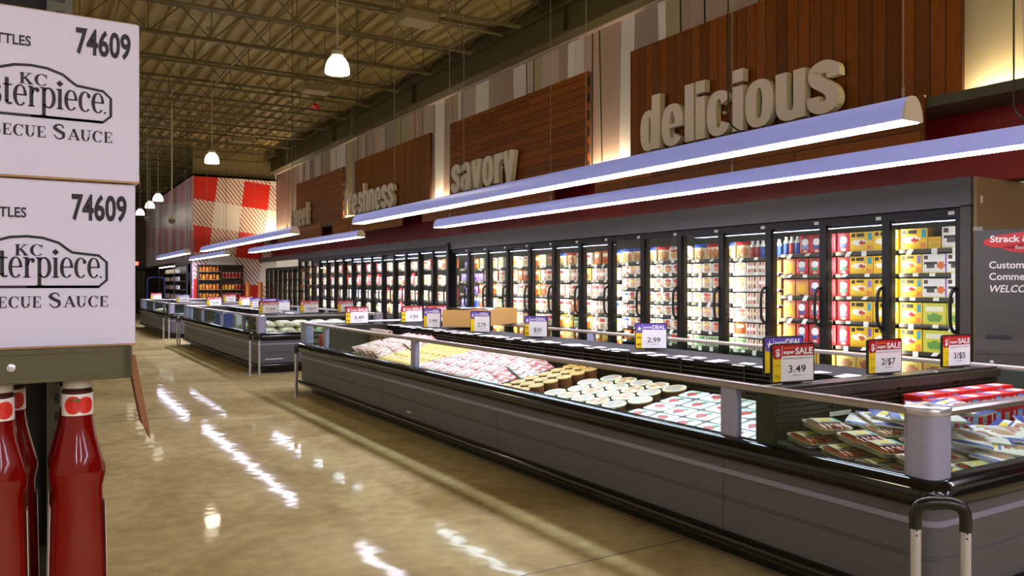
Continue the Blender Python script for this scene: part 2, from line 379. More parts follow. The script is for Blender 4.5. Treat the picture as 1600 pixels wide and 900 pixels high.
# panelled wall: upright boards of several tones with slanted joints
pal = [M('board_'+c, c, .5) for c in ('b5a49a', 'a59086', 'dcd6d4', '958783', 'b39a8c', 'a3997c', 'd0c9cb', 'a08a80')]+[M('board_gap', '2a2b25', .7)]
mb = MB().box(8.3, 8.4, 0, 31.85, 2.52, 5.9, 8)
y = 0.0; jit = 0.
while y < 31.8:
    wv = random.choice((.16, .24, .34, .5, .62, .3)); y1 = min(31.85, y+wv); j1 = random.uniform(-.05, .05)
    g = random.choice((.003, .003, .035))
    mb.add([(8.29, y+g-jit, 3.3), (8.29, y1-j1, 3.3), (8.29, y1+j1, 5.87), (8.29, y+g+jit, 5.87)], [(0, 1, 2, 3)], random.randrange(8))
    y = y1; jit = j1
mb.box(8.2, 8.3, 0, 31.85, 5.85, 5.88, 0)
struct('wall_right', mb, pal)
RED = M('red_wall', '860a0b', .45)
struct('wall_red', MB().box(8.1, 8.28, 0, 31.8, 2.52, 3.25), RED)
struct('trim_2', MB().box(7.52, 8.28, 0, 31.8, 3.235, 3.335), M('ledge_dark', '3a3826', .5))
struct('wall_right_lower', MB().box(8.7, 8.8, -11, 4.3, 0, 2.52), M('lower_wall', '4a3a30', .6))
# gingham block at the end of the aisle
struct('wall_gingham', MB().box(5.2, 8.3, 31.85, 31.95, 0, 5.68), gingham('gingham_front', 0, 2, math.radians(6.5), -4.4, -5.3))
struct('wall_gingham_side', MB().box(5.14, 5.2, 31.85, 46, 0, 5.68), gingham('gingham_side_lilac_lit', 1, 2, math.radians(-4), -31.6, -4.6, 1.1, 'c48a9a', 'c9c4d6', 'c39aa8'))
struct('wall_back_upper', MB().box(5.2, 8.3, 32.0, 32.1, 5.68, 6.8), M('olive_wall', '7d7048', .6))
struct('wall_back', MB().box(-9, 8.3, 50, 50.1, 0, 6.9), M('dark_wall', '2c241b', .6))
struct('wall_gingham_roof', MB().box(5.14, 8.3, 31.85, 46, 5.6, 5.68), OLIVE)

# ------------------------------------------------------------------ wood sign panels and letters
WN = [('delicious', 4.573, 9.869, 4.544, 9.861, True, 5.23, '824602', '5c2f00', '2a1300', .17),
      ('savory', 11.017, 16.296, 11.0, 16.25, False, 5.185, '854706', '6a3603', '2d1502', .145),
      ('freshness', 17.36, 22.607, 17.36, 22.49, True, 5.16, '865010', '6f400a', '3a1d06', .11),
      ('sweet', 23.633, 28.71, 23.56, 28.53, False, 5.13, '935c36', '804c2c', '3d2010', .15)]
LET = M('sign_letter', 'dccfc8', .45); LETS = M('letter_side', 'e2ddb8', .45)
lay = {'delicious': (5.93, 9.46), 'savory': (13.22, 15.95), 'freshness': (19.3, 23.1), 'sweet': (26.8, 29.0)}
place = {'delicious': 'nearest to the camera', 'savory': 'second along the wall', 'freshness': 'third along the wall', 'sweet': 'farthest along the wall'}
for nm, a, b, a2, b2, vert, zt, c1, c2, cm, wd in WN:
    wm = planks('wood_'+nm, vert, c1, c2, cm, wd, 7.0 if vert else 1.9)
    t = thing('wood_sign_panel', f'brown {"upright" if vert else "level"} plank wood panel behind the word {nm}', 'wood panel', (8.2, a, 3.34))
    MB().box(0, .05, 0, b-a, 0, zt-3.34).build('plank_face', wm, t)
    MB().box(.05, .09, .25, .31, 0, zt-3.5).box(.05, .09, b-a-.31, b-a-.25, 0, zt-3.5).build('batten', BEAMM, t)
    # plank skirt on the ledge front (its own grain runs level)
    wl = planks('skirt_'+nm, False, c1, c2, cm, .16, 1.5)
    MB().box(-.72, -.68, a2-a, b2-a, 2.89-3.34, .02).build('ledge_skirt', wl, t)
    y0, y1 = lay[nm]; X = 8.06; zb = 3.55
    t = thing('word_sign', f'raised cream letters spelling {nm} on the wood panel {place[nm]}', 'sign', (X, y1, zb))
    gl = [heavy(c) for c in nm]; tot = sum(q for _, q in gl)+.055*(len(nm)-1); sx = (y1-y0)/tot; h = .6; xx = 0
    for q, adv in gl:
        lb = MB()
        for kq, pp in enumerate(q):
            f = lambda u, v, hh: (hh-(.0003*kq if hh == 0 else 0), -(xx+u)*sx, v*h)
            vs = [f(u, v, 0) for u, v in pp]+[f(u, v, .1) for u, v in pp]
            lb.add(vs, [(0, 1, 2, 3), (7, 6, 5, 4), (0, 4, 5, 1), (1, 5, 6, 2), (2, 6, 7, 3), (3, 7, 4, 0)], [0, 1, 1, 1, 1, 1])
        lb.box(.1, .137, -(xx+adv*.5)*sx-.02, -(xx+adv*.5)*sx+.02, .3, .34, 1)
        lb.build('letter', [LET, LETS], t)
        xx += adv+.055
# wall-wash strips lying on the ledge in the gaps between the wood panels
WASH = M('wash_strip', 'ffffff', .5, emit=(1, .77, .48), es=WASH_E)
for i, (a, b) in enumerate(((1.6, 4.5), (9.95, 10.95), (16.4, 17.28), (22.7, 23.56), (28.8, 31.75))):
    t = thing('wall_wash_light', 'warm light strip lying on the ledge ' + ('at the nearest wall gap', 'between delicious and savory panels', 'between savory and freshness panels', 'between freshness and sweet panels', 'beside the gingham wall')[i], 'light', (8.2, a, 3.335))
    MB().box(-.04, .04, 0, b-a, 0, .03).build('housing', DARK, t)
    MB().box(-.025, .025, .02, b-a-.02, .03, .045).build('lens', WASH, t)

# ------------------------------------------------------------------ hanging linear lights
TL = M('tube_lens', 'ffffff', .4, emit=(.80, .79, 1.0), es=TUBE_E)
TH = M('tube_housing', '8688c4', .45, emit=(.38, .43, 1.0), es=.2)  # sides given a faint lavender glow, standing in for translucent diffusers
TC = M('tube_endcap', 'd9cdbb', .5)
def linear_light(x, z, y0, y1, label, wires, cords, near=True):
    t = thing('linear_light', label, 'light', (x, y0, z), 0, 'hanging linear lights over the island freezers')
    prof = [(-.085, 0), (-.085, .02), (-.078, .06), (-.06, .1), (-.035, .125), (-.02, .135), (.02, .135), (.035, .125), (.06, .1), (.078, .06), (.085, .02), (.085, 0)]
    L = y1-y0; n = len(prof)
    mb = MB().add([(a, yy, c) for yy in (0, L) for a, c in prof], [(i, i+1, n+i+1, n+i) for i in range(n-1)])
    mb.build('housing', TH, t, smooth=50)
    for yy, d in ((0, -.012), (L, .012)):
        MB().prism(prof, lambda u, v, h, yy=yy: (u*1.02, yy+h, v*1.02-.001), d).build('end_cap', TC, t)
    MB().box(-.075, .075, .01, L-.01, -.004, .006).build('lens', TL, t)
    for yy in wires:
        MB().tube([(0, yy-y0, .13), (0, yy-y0, .2)], .007, 6).tube([(0, yy-y0, .2), (0, yy-y0, 6.868-z)], .0028, 5).build('suspension_wire', M('wire_grey', '8d867a', .6), t)
    for yy in cords:
        MB().tube(smoothp([(.0, yy-y0-.15, .14), (.0, yy-y0-.1, .16), (0.012, yy-y0-.01, .24), (.012, yy-y0, .4)], 4)+[(.012, yy-y0, 6.868-z)], .006, 6).build('power_cord', BLACK, t)
    return t
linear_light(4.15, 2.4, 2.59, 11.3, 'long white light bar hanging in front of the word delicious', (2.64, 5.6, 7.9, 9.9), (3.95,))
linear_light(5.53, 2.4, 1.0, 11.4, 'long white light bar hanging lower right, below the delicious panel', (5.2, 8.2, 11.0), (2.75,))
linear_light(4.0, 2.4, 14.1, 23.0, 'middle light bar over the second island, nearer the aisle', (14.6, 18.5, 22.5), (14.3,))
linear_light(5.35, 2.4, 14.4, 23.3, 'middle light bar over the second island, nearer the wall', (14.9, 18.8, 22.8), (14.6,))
linear_light(3.87, 2.4, 24.7, 31.0, 'farthest light bar, hanging before the lilac-lit gingham side wall', (25.2, 30.5), (24.9,))
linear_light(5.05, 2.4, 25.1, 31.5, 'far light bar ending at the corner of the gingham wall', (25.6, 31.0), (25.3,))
linear_light(-.55, 2.7, -9.0, -.9, 'unseen light bar added behind the camera to brighten the carton fronts', (-8, -1.5), (-1.2,))  # this bar and the next two are added, unseen, to brighten cartons and signs
linear_light(4.3, 2.6, -9.0, -1.2, 'unseen light bar added to brighten the sale signs, before the nearest island', (-8, -2), (-1.8,))
linear_light(1.9, 2.9, -9.0, -1.5, 'unseen light bar added to brighten signs and cartons, near end of the aisle', (-8, -2), (-1.8,))
# ------------------------------------------------------------------ pendants
SHADE = M('pendant_shade', 'fff6e6', .4, emit=(1, .90, .72), es=PEND_E)
def pendant(x, y, z, label, lit=True):
    t = thing('pendant_lamp', label, 'lamp', (x, y, z), 0, 'white dome pendants over the aisle')
    pr = [(.17, 0), (.172, .03), (.165, .09), (.145, .16), (.11, .215), (.07, .245), (.06, .25)]
    MB().lathe(pr, n=24).build('shade', SHADE, t, smooth=60)
    MB().lathe([(.06, .25), (.085, .255), (.085, .32), (.05, .34), (.02, .345)], n=16).build('socket', M('pendant_socket', '8a8068', .5), t, smooth=40)
    MB().tube([(0, 0, .34), (0, 0, 6.75-z)], .014, 8).build('stem', M('pendant_stem', 'a49a80', .5), t)
    if PEND_W and y < 25:
        l = bpy.data.lights.new('bulb', 'POINT'); l.energy = PEND_W; l.color = (1, .86, .62); l.shadow_soft_size = .17
        o = bpy.data.objects.new('bulb', l); C.objects.link(o); o.parent = t; o.location = (0, 0, -.16)
pendant(3.705, 10.92, 4.5, 'white dome pendant lamp hanging nearest, large against the ceiling')
pendant(3.79, 20.62, 4.5, 'white dome pendant lamp hanging just above the gingham wall')
pendant(3.85, 31.0, 4.5, 'highest of the small dome pendants beside the white cartons')
pendant(3.93, 34.0, 4.5, 'second dome pendant in the small far row beside the cartons')
pendant(3.97, 37.7, 4.5, 'third dome pendant in the small far row beside the cartons')
pendant(3.97, 41.6, 4.5, 'last dome pendant, half hidden by the white cartons')
pendant(-1.2, 5.0, 4.5, 'white dome pendant lamp hanging above the near aisle')
pendant(-.4, -2.6, 4.3, 'unseen white dome pendant added behind the camera for highlights on the bottles')  # this pendant and the next are added, unseen, to put highlights on bottles
pendant(1.6, -4.4, 4.3, 'unseen white dome pendant added farther behind the camera for bottle highlights')
pendant(-1.5, 14.5, 4.5, 'white dome pendant lamp hanging over the far left aisle')
pendant(4.6, 2.2, 4.6, 'white dome pendant lamp hanging high above the near island')
# camera domes on poles
for x, y, z, ex in ((3.2, 23.0, 3.22, 'at the gingham corner'), (3.05, 27.0, 3.53, 'left of the gingham wall corner'), (3.0, 32.0, 3.65, 'in the middle of the pole row'), (2.85, 36.0, 3.6, 'near the dark back wall')):
    t = thing('camera_dome', f'small ball camera on a thin ceiling pole, {ex}', 'security camera', (x, y, z), 0, 'ball cameras on ceiling poles')
    MB().lathe([(.02, -.09), (.07, -.065), (.09, 0), (.085, .03)], n=14).build('dome', M('dome_glass', '6b675f', .1), t, smooth=60)
    MB().lathe([(.09, .03), (.09, .07), (.03, .1)], n=14).build('housing', M('dome_cap', 'a9a296', .4), t)
    MB().tube([(0, 0, .09), (0, 0, 6.8-z)], .017, 6).build('pole', M('pole_grey', 'a7a08c', .5), t)
# boxes and a strobe under the joists
for x, y, lb in ((5.6, 12.35, 'grey box speaker under the ceiling above the nearest lamp'), (5.6, 18.0, 'grey box speaker under the ceiling beyond the nearest lamp'), (5.6, 25.5, 'small grey box speaker high before the gingham wall')):
    t = thing('ceiling_speaker', lb, 'speaker', (x, y, 5.93))
    MB().bbox(-.3, .3, -.22, .22, 0, .17, .01).build('box', M('speaker_box', '7a6c48', .55), t)
    MB().tube([(-.2, 0, .17), (-.2, 0, .9)], .01, 5).tube([(.2, 0, .17), (.2, 0, .9)], .01, 5).build('hanger', OLIVE, t)
t = thing('fire_strobe', 'small red alarm strobe under the ceiling joists', 'alarm', (6.15, 19.8, 6.0))
MB().lathe([(.02, -.06), (.09, -.02), (.11, .03), (.06, .09)], n=14).build('lens', M('red_lens', 'c02018', .3), t, smooth=40)
MB().tube([(0, 0, .09), (0, 0, .8)], .012, 6).build('pole', OLIVE, t)
# exit sign
t = thing('exit_sign', 'red glowing EXIT sign on the dark back wall', 'sign', (5.0, 49.96, 2.55))
MB().bbox(-.2, .2, -.04, .04, 0, .26, .01).build('case', BLACK, t)
mb = MB(); text(mb, 'EXIT', .17, lambda u, v, d: (-.15+u, -.042-d*10, .045+v), wid=.3, bold=.02)
MB().box(-.18, .18, -.045, -.04, .02, .24).build('glow_panel', M('exit_red', 'd01818', .5, emit=(1, .05, .03), es=1.2), t)
mb.build('lettering', M('exit_white', 'ffd8d0', .5, emit=(1, .5, .4), es=1.2), t)

# ================================================================== carton display at the left
PAPER = M('carton_white', 'd9d5ea', .55); KRAFT = M('kraft', 'b08a5a', .7); SHELFM = M('shelf_metal', '5a5740', .3, .4)
def carton(x, z, label, dz=0):
    t = thing('sauce_carton', label, 'carton', (x, 1.2, z))
    W, D, H = .256, .30, .2195
    mb = MB(); n = 10; vs = []; fs = []
    # outer shell with slightly bowed right edge
    mb.bbox(-W, 0, 0, D, 0, H, .003)
    mb.build('box', [PAPER], t)
    MB().box(-W+.004, -.004, .004, D-.004, H, H+.0012).build('top_flap', KRAFT, t)
    f = lambda u, v, d: (u, -d-.0002, v)
    x0 = -.121
    ink = MB()
    text(ink, '74609', .033, lambda u, v, d: f(-.077+u, .170+v-.1*u*0, d), wid=.066, bold=.028)
    ink.build('stock_number', INK, t); ink = MB()
    text(ink, 'BOTTLES', .0125, lambda u, v, d: f(-.157-.029+u, .158+v+.012, d), wid=.058, bold=.02)
    ink.build('count_line', INK, t)
    ink = MB()
    hw = .0017; cxm = -.128
    R = [(.0, .080), (.083, .080), (.0925, .089), (.0925, .113), (.083, .122), (.052, .1255), (.047, .129), (.036, .138), (.018, .144), (0, .1455)]
    path = [(cxm+u, v) for u, v in R]+[(cxm-u, v) for u, v in reversed(R[1:-1])]; path.append(path[0]); path.append(path[1])
    for q in strip(path, hw): ink.prism(q, f, .0005)
    word(ink, 'KC', serif, .0145, lambda u, v, d: f(-.141+u, .1205+v, d), .0005, wid=.032)
    word(ink, 'Masterpiece', serif, .0265, lambda u, v, d: f(-.213+u, .092+v, d), .0005, wid=.170, gap=.02)
    text(ink, '.', .012, lambda u, v, d: f(-.044+u, .092+v, d), bold=.02)
    ink.build('logo', INK, t)
    ink = MB()
    word(ink, 'B', serif, .0175, lambda u, v, d: f(-.213+u, .053+v, d), .0005, wid=.0135)
    word(ink, 'ARBECUE', serif, .0145, lambda u, v, d: f(-.198+u, .053+v, d), .0005, wid=.087)
    word(ink, 'S', serif, .0195, lambda u, v, d: f(-.1045+u, .0525+v, d), .0005, wid=.0165)
    word(ink, 'AUCE', serif, .0145, lambda u, v, d: f(-.086+u, .053+v, d), .0005, wid=.053)
    ink.build('product_line', INK, t)
    MB().box(-W, 0, -.0006, .0, -.0004, .0022).build('tape_edge', KRAFT, t)
    return t
carton(.1205, 1.4165, 'white barbecue sauce carton resting on the metal shelf')
carton(.1255, 1.6385, 'white barbecue sauce carton stacked on top of another carton')
# gondola end
t = thing('display_rack', 'dark green metal display rack holding the white cartons', 'display rack', (0, 1.2, 0))
def shelf(z, name, x1=.117):
    m = MB(); x0, y0, y1 = -.9, -.012, .42; r = .018
    pts = [(x0, y0), (x1-r, y0)]+[(x1-r+r*math.sin(a), y0+r-r*math.cos(a)) for a in (PI/8, PI/4, 3*PI/8, PI/2)]+[(x1, y1), (x0, y1)]
    m.prism(pts, lambda u, v, h: (u, v, z+h), -.043)
    o = m.build(name, SHELFM, t, smooth=40)
    MB().tube([(x0, y0-.001, z-.004), (x1-.02, y0-.001, z-.004)], .0025, 6).tube([(x0, y0-.001, z-.040), (x1-.02, y0-.001, z-.040)], .0025, 6).build('lip_bead', M('lip', '77745c', .25, .5), o)
    for xx in (-.024, -.42):
        MB().lathe([(.0055, 0), (.005, .002), (.002, .003)], n=14).xf(Matrix.Translation((xx, y0, z-.022)) @ Matrix.Rotation(PI/2, 4, 'X')).build('rivet', CHROME, o)
shelf(1.4155, 'shelf'); shelf(1.045, 'shelf', .085); shelf(.55, 'shelf', .085); shelf(2.16, 'shelf')
MB().box(-.9, .02, .43, .46, .0, 2.3).build('back_panel', M('rack_back', '1d170c', .6), t)
pm = MB()
pm.box(.02, .06, .40, .46, 0, 2.25)
pm.build('post', SHELFM, t)
pm = MB()
for k in range(60): pm.box(.032, .048, .3985, .40, .3+k*.032, .3+k*.032+.016)
pm.build('slot', BLACK, t)
MB().bbox(-.9, .08, 0, .46, 0, .14, .01).build('plinth', BLACK, t)
# hanging kraft flap at the shelf end
m = MB(); pts = [(.112, 1.400), (.121, 1.400), (.1385, 1.301), (.1400, 1.284), (.1345, 1.298), (.1295, 1.305)]
m.prism(pts, lambda u, v, h: (u, 1.205+h*.6, v), .06)
tag(m.build('cardboard_flap', M('brown_card', '8a5a34', .7)), 'brown cardboard strip hanging from the end of the display shelf', 'cardboard')
# sauce bottles under the shelf
SAUCE = M('sauce', '760502', .1, coat=.25, spec=.35); CAPW = M('bottle_cap', 'd8d2c4', .4); CAPD = M('bottle_neck', '3a0c06', .3); TOM = M('tomato', 'd4281a', .4); LEAF = M('tomato_leaf', '3f6a2c', .5); LABW = M('neck_label', 'efe7dc', .5)
def bottle():
    t = thing('sauce_bottle', 'x', 'bottle', (0, 0, 0), 0, 'red sauce bottles below the cartons')
    pr = [(.036, 0), (.0395, .006), (.041, .05), (.0395, .10), (.0365, .15), (.0350, .168), (.0355, .176), (.0395, .194), (.0390, .202), (.033, .222), (.0265, .245), (.0225, .265), (.0212, .277)]
    MB().lathe(pr, n=28, sx=1.0, sy=.8).build('body', SAUCE, t, smooth=50)
    MB().lathe([(.0218, .276), (.0222, .278), (.0217, .305), (.0210, .306)], n=24, sy=.95).build('neck_label', LABW, t, smooth=40)
    mb = MB()
    for a0, dz, r in ((-.32, .2905, .0132), (.46, .2900, .0125)):
        for q in range(16):
            p0, p1 = 2*PI*q/16, 2*PI*(q+1)/16
            def on(rr, p):
                aa = a0+rr*math.cos(p)/.0226; return (.0232*math.sin(aa), -.0222*math.cos(aa), dz+.92*rr*math.sin(p))
            mb.add([on(0, 0), on(r, p0), on(r, p1)], [(0, 1, 2)])
    mb.build('tomato_print', TOM, t)
    mb = MB()
    for k in range(7):
        aa = -.25+(k-3)*.11; mb.add([(.0236*math.sin(-.25), -.0226*math.cos(-.25), .3005), (.0236*math.sin(aa-.05), -.0226*math.cos(aa), .2970-.0012*abs(k-3)), (.0236*math.sin(aa+.05), -.0226*math.cos(aa), .2974)], [(0, 1, 2)])
    mb.build('leaf_print', LEAF, t)
    MB().lathe([(.0208, .305), (.0222, .3065), (.0222, .309), (.020, .3105), (.0205, .3135)], n=24).build('neck_ring', CAPD, t, smooth=30)
    MB().lathe([(.0195, .312), (.0205, .313), (.0205, .323), (.019, .325)], n=24).build('cap', CAPW, t, smooth=40)
    for s in (-1, 1):
        MB().prism([(-.018, .02), (.018, .02), (.017, .155), (-.017, .155)], lambda u, v, h, s=s: (s*(.0402-.028*max(0, v-.06)*1.1)+s*h, u*.9, v), .0012).build('side_label', M('side_label', 'c9b7a0', .5), t)
    return t
bt = bottle(); bt.scale = (.87, .87, 1); kids(bt)
bl = ['front sauce bottle at the open end of the rack', 'front sauce bottle beside the end one, half out of frame', 'sauce bottle standing behind the end one', 'sauce bottle in the dark gap behind the two front ones', 'sauce bottle third along the front row']
for i, (x, y) in enumerate(((.052, 1.235), (-.040, 1.235), (.052, 1.325), (-.028, 1.33), (-.130, 1.235))):
    if i == 0: bt.location = (x, y, 1.046); bt['label'] = bl[0]
    else: dup(bt, (x, y, 1.046), label=bl[i])

# ================================================================== packaged goods
def pack(name, w, h, d, fn, side, bulge=0., rnd=2.0, n=12, flat=False, taper=0.):
    """a pack facing -y with printed front (grid coloured by fn(u,v)); flat: lying face up. Origin = middle of its base"""
    keys = []; mb = MB()
    def mi(k):
        if k not in keys: keys.append(k)
        return keys.index(k)
    ny = max(6, int(n*h/w)) if h < w else n; nx = n if h < w else max(6, int(n*w/h)); ny = max(ny, 7); nx = max(nx, 7)
    def pos(u, v):
        a, b = 2*u-1, 2*v-1
        if rnd > 2.01:   # squash the grid into a rounded outline
            k = (abs(a)**rnd+abs(b)**rnd)**(1/rnd); mx = max(abs(a), abs(b)); s = 1 if k == 0 else mx/k
            a, b = a*s, b*s
        a *= 1-taper*(b+1)/2
        dep = d*(.5 if bulge == 0 else (.5-bulge)+bulge*max(0, (1-a**4)*(1-b**4)))
        return a*w/2, (b+1)*h/2, dep
    fr = {}; vs = []; fs = []; ms = []
    for sgn in (-1, 1):
        for j in range(ny+1):
            for i in range(nx+1):
                x, z, dp = pos(i/nx, j/ny); fr[sgn, i, j] = len(vs); vs.append((x, sgn*dp, z))
    for j in range(ny):
        for i in range(nx):
            fs.append((fr[-1, i, j], fr[-1, i+1, j], fr[-1, i+1, j+1], fr[-1, i, j+1])); ms.append(mi(fn((i+.5)/nx, (j+.5)/ny)))
            fs.append((fr[1, i, j+1], fr[1, i+1, j+1], fr[1, i+1, j], fr[1, i, j])); ms.append(mi(side))
    rim = [(i, 0) for i in range(nx)]+[(nx, j) for j in range(ny)]+[(i, ny) for i in range(nx, 0, -1)]+[(0, j) for j in range(ny, 0, -1)]
    for k in range(len(rim)):
        a, b = rim[k], rim[(k+1) % len(rim)]
        fs.append((fr[-1, a[0], a[1]], fr[1, a[0], a[1]], fr[1, b[0], b[1]], fr[-1, b[0], b[1]])); ms.append(mi(side))
    if flat: vs = [(x, z-h/2, -y+d/2) for x, y, z in vs]
    mb.add(vs, fs, ms)
    return mb.mesh(name, [P(k) for k in keys], smooth=(40 if bulge else False))
def inr(u, v, a, b, c, d): return a <= u <= b and c <= v <= d
def ell(u, v, x, y, rx, ry): return ((u-x)/rx)**2+((v-y)/ry)**2 <= 1
def f_yellow(extra, bot):
    def f(u, v):
        if inr(u, v, .05, .2, .76, .94): return '3a2418'
        if inr(u, v, .26, .62, .78, .92): return '2a2420'
        if inr(u, v, .78, .97, .55, .92): return extra
        if ell(u, v, .52, .44, .13, .10): return bot
        if ell(u, v, .4, .48, .32, .16): return 'f6efe2'
        if inr(u, v, .72, .92, .08, .3): return 'e88a3a'
        if v < .12: return 'e8b408'
        return 'f2c418'
    return f
def f_white(u, v):
    if u > .92: return 'a04cc0'
    if inr(u, v, .05, .2, .76, .92): return '5a2a20'
    if ell(u, v, .76, .42, .17, .2): return 'e8782a'
    if inr(u, v, .05, .6, .5, .62): return '1c1a1a'
    if inr(u, v, .15, .5, .28, .46): return '4a4640'
    if v < .1: return 'ecd25a'
    return 'f4f0ee'
def f_kit(c, c2):
    def f(u, v):
        if ell(u, v, .5, .62, .3, .18): return 'f0f2f6'
        if ell(u, v, .5, .36, .3, .14): return c2
        if ell(u, v, .5, .86, .24, .1): return '6a3428'
        if inr(u, v, .3, .7, .08, .2): return 'e8d8c8'
        return c
    return f
def f_deli(u, v):
    if ell(u, v, .42, .72, .34, .2): return 'b02a22'
    if ell(u, v, .5, .36, .33, .2): return 'b87848'
    if inr(u, v, .55, .85, .1, .22): return '2c2a28'
    return 'f0e8dc'
def f_lunch(c, c2):
    def f(u, v):
        if inr(u, v, .15, .85, .62, .84): return c
        if ell(u, v, .5, .38, .36, .24): return c2
        if inr(u, v, .2, .6, .88, .95): return '8a2a20'
        return 'f2e6da'
    return f
def f_cheese(u, v):
    if ell(u, v, .5, .45, .34, .3): return 'f0b428'
    if v > .86: return 'c8603a'
    if inr(u, v, .3, .7, .02, .1): return '2e2a60'
    return 'd99a50'
def f_bag(c):
    def f(u, v):
        if v > .78: return c
        if ell(u, v, .32, .4, .22, .3) or ell(u, v, .72, .36, .2, .28): return 'b5713a'
        return 'e6cfa4'
    return f
def f_carton(c, c2):
    def f(u, v):
        if ell(u, v, .5, .42, .3, .26): return c2
        if inr(u, v, .2, .8, .76, .9): return c
        return 'f1ead6'
    return f
def f_solid(c, c2, c3):
    def f(u, v):
        if inr(u, v, .12, .88, .62, .86): return c2
        if ell(u, v, .5, .32, .34, .2): return c3
        return c
    return f
def f_stripe(c, c2, c3):
    def f(u, v):
        if inr(u, v, .1, .9, .38, .66): return c2
        if inr(u, v, .3, .7, .48, .56): return c3
        return c if int(u*7) % 2 else 'e9d9c8'
    return f
KND = {}   # kind: (mesh, width, height, depth, look, category)
def K(key, name, look, cat, w, h, d, fn, side, **kw): KND[key] = (pack(name, w, h, d, fn, side, **kw), w, h, d, look, cat)
K('y', 'meal_box', 'yellow meal box', 'box', .215, .195, .12, f_yellow('3aa0b8', 'c02a20'), 'dca408', n=18)
K('y2', 'meal_box', 'yellow meal box', 'box', .215, .19, .12, f_yellow('8a70c0', 'd0642a'), 'dca408', n=18)
K('yg', 'meal_box', 'yellow-green meal box', 'box', .215, .185, .12, f_solid('d8d24a', 'f0ecd0', '6aa04a'), 'c8c030', n=16)
K('ys', 'meal_box', 'small yellow box', 'box', .1, .1, .08, f_solid('f0c020', 'e8a818', 'e0b020'), 'd8a010', n=8)
K('w', 'meal_box', 'white meal box', 'box', .22, .195, .12, f_white, 'f0ecec', n=18)
K('r', 'snack_kit', 'red snack kit', 'snack kit', .125, .21, .06, f_kit('c8202a', '7a90c8'), 'b01820', bulge=.2, n=16)
K('r2', 'snack_kit', 'red-blue snack kit', 'snack kit', .125, .21, .06, f_kit('c22438', '46589c'), '9a1828', bulge=.2, n=16)
K('r3', 'snack_kit', 'red-green snack kit', 'snack kit', .125, .21, .06, f_kit('cc2a2a', '4a9a7a'), 'b01820', bulge=.2, n=16)
K('c', 'cheese_pack', 'orange cheese pack', 'cheese', .13, .18, .05, f_cheese, 'b87838', bulge=.2, n=14)
K('e', 'meat_pack', 'sliced meat pack', 'meat pack', .15, .15, .07, f_lunch('f0c050', 'd8a888'), 'dccabc', bulge=.15, rnd=7, n=14)
K('e2', 'meat_pack', 'red-labelled meat pack', 'meat pack', .15, .15, .07, f_lunch('d84830', 'd49078'), 'dccabc', bulge=.15, rnd=7, n=14)
K('d', 'deli_tray', 'rounded deli tray', 'meat pack', .155, .165, .07, f_deli, 'e6dace', bulge=.15, rnd=5, n=16)
K('d2', 'deli_tray', 'pale deli tray', 'meat pack', .155, .165, .07, f_lunch('a83a28', 'c89058'), 'e6dace', bulge=.15, rnd=5, n=16)
K('b', 'bread_bag', 'blue-topped bread bag', 'bread', .19, .21, .13, f_bag('2a48a8'), 'd8b888', bulge=.35, n=12)
K('b2', 'bread_bag', 'red-topped bread bag', 'bread', .19, .2, .13, f_bag('b8242a'), 'd8b888', bulge=.35, n=12)
K('k', 'food_carton', 'cream food carton', 'carton', .13, .17, .1, f_carton('d8c050', 'c8a030'), 'dcd2b4', n=12)
K('k2', 'food_carton', 'red-topped carton', 'carton', .14, .16, .1, f_carton('c03028', 'e0a860'), 'dcd2b4', n=12)
K('o', 'food_pouch', 'orange food pouch', 'pouch', .13, .17, .07, f_solid('e07820', 'f4e2c0', 'b84018'), 'c86818', bulge=.3, n=12)
K('s', 'sausage_pack', 'red-striped sausage pack', 'sausage', .14, .15, .06, f_stripe('b8402c', 'f4ece4', 'b02820'), 'c86a50', bulge=.25, n=14)
K('s2', 'sausage_pack', 'brown sausage pack', 'sausage', .14, .15, .06, f_stripe('8a4026', 'e8d0a8', '3a4a8a'), '9a5038', bulge=.25, n=14)
K('p', 'frozen_box', 'purple box', 'box', .17, .12, .1, f_solid('7a5ab8', '9a84d4', '5a3a98'), '6a4aa8', n=10)
K('g', 'salad_pack', 'green-white pouch', 'pouch', .17, .13, .08, f_solid('e4ecd0', '5a8a3a', 'a8c070'), 'c8d4a8', bulge=.3, n=12)
K('t', 'family_pack', 'tan family pack', 'pack', .19, .15, .12, f_solid('d8a050', 'e8c060', '9a5028'), 'b88038', n=12)
K('wr', 'white_pack', 'red-white pack', 'pack', .14, .16, .08, f_solid('f0eae2', 'c83028', 'c89a60'), 'e0d8cc', bulge=.2, n=12)
K('wb', 'white_pack', 'blue-white pack', 'pack', .14, .16, .08, f_solid('eeeaf0', '3a58b8', 'c8c0d0'), 'dcd8e0', bulge=.2, n=12)
# slim drink bottle
def drink(c):
    return MB().lathe([(.026, 0), (.03, .005), (.03, .07), (.03, .12), (.022, .15), (.014, .165), (.016, .168), (.016, .188), (.014, .19)], n=12, m=[0, 1, 1, 0, 0, 2, 2, 2]).mesh('drink_bottle', [P('f2f0ee'), P(c), P('e6e2e0')], smooth=40)
KND['v'] = (drink('2a4aa8'), .062, .19, .06, 'blue-labelled bottle', 'bottle')
KND['v2'] = (drink('a83838'), .062, .19, .06, 'red-labelled bottle', 'bottle')

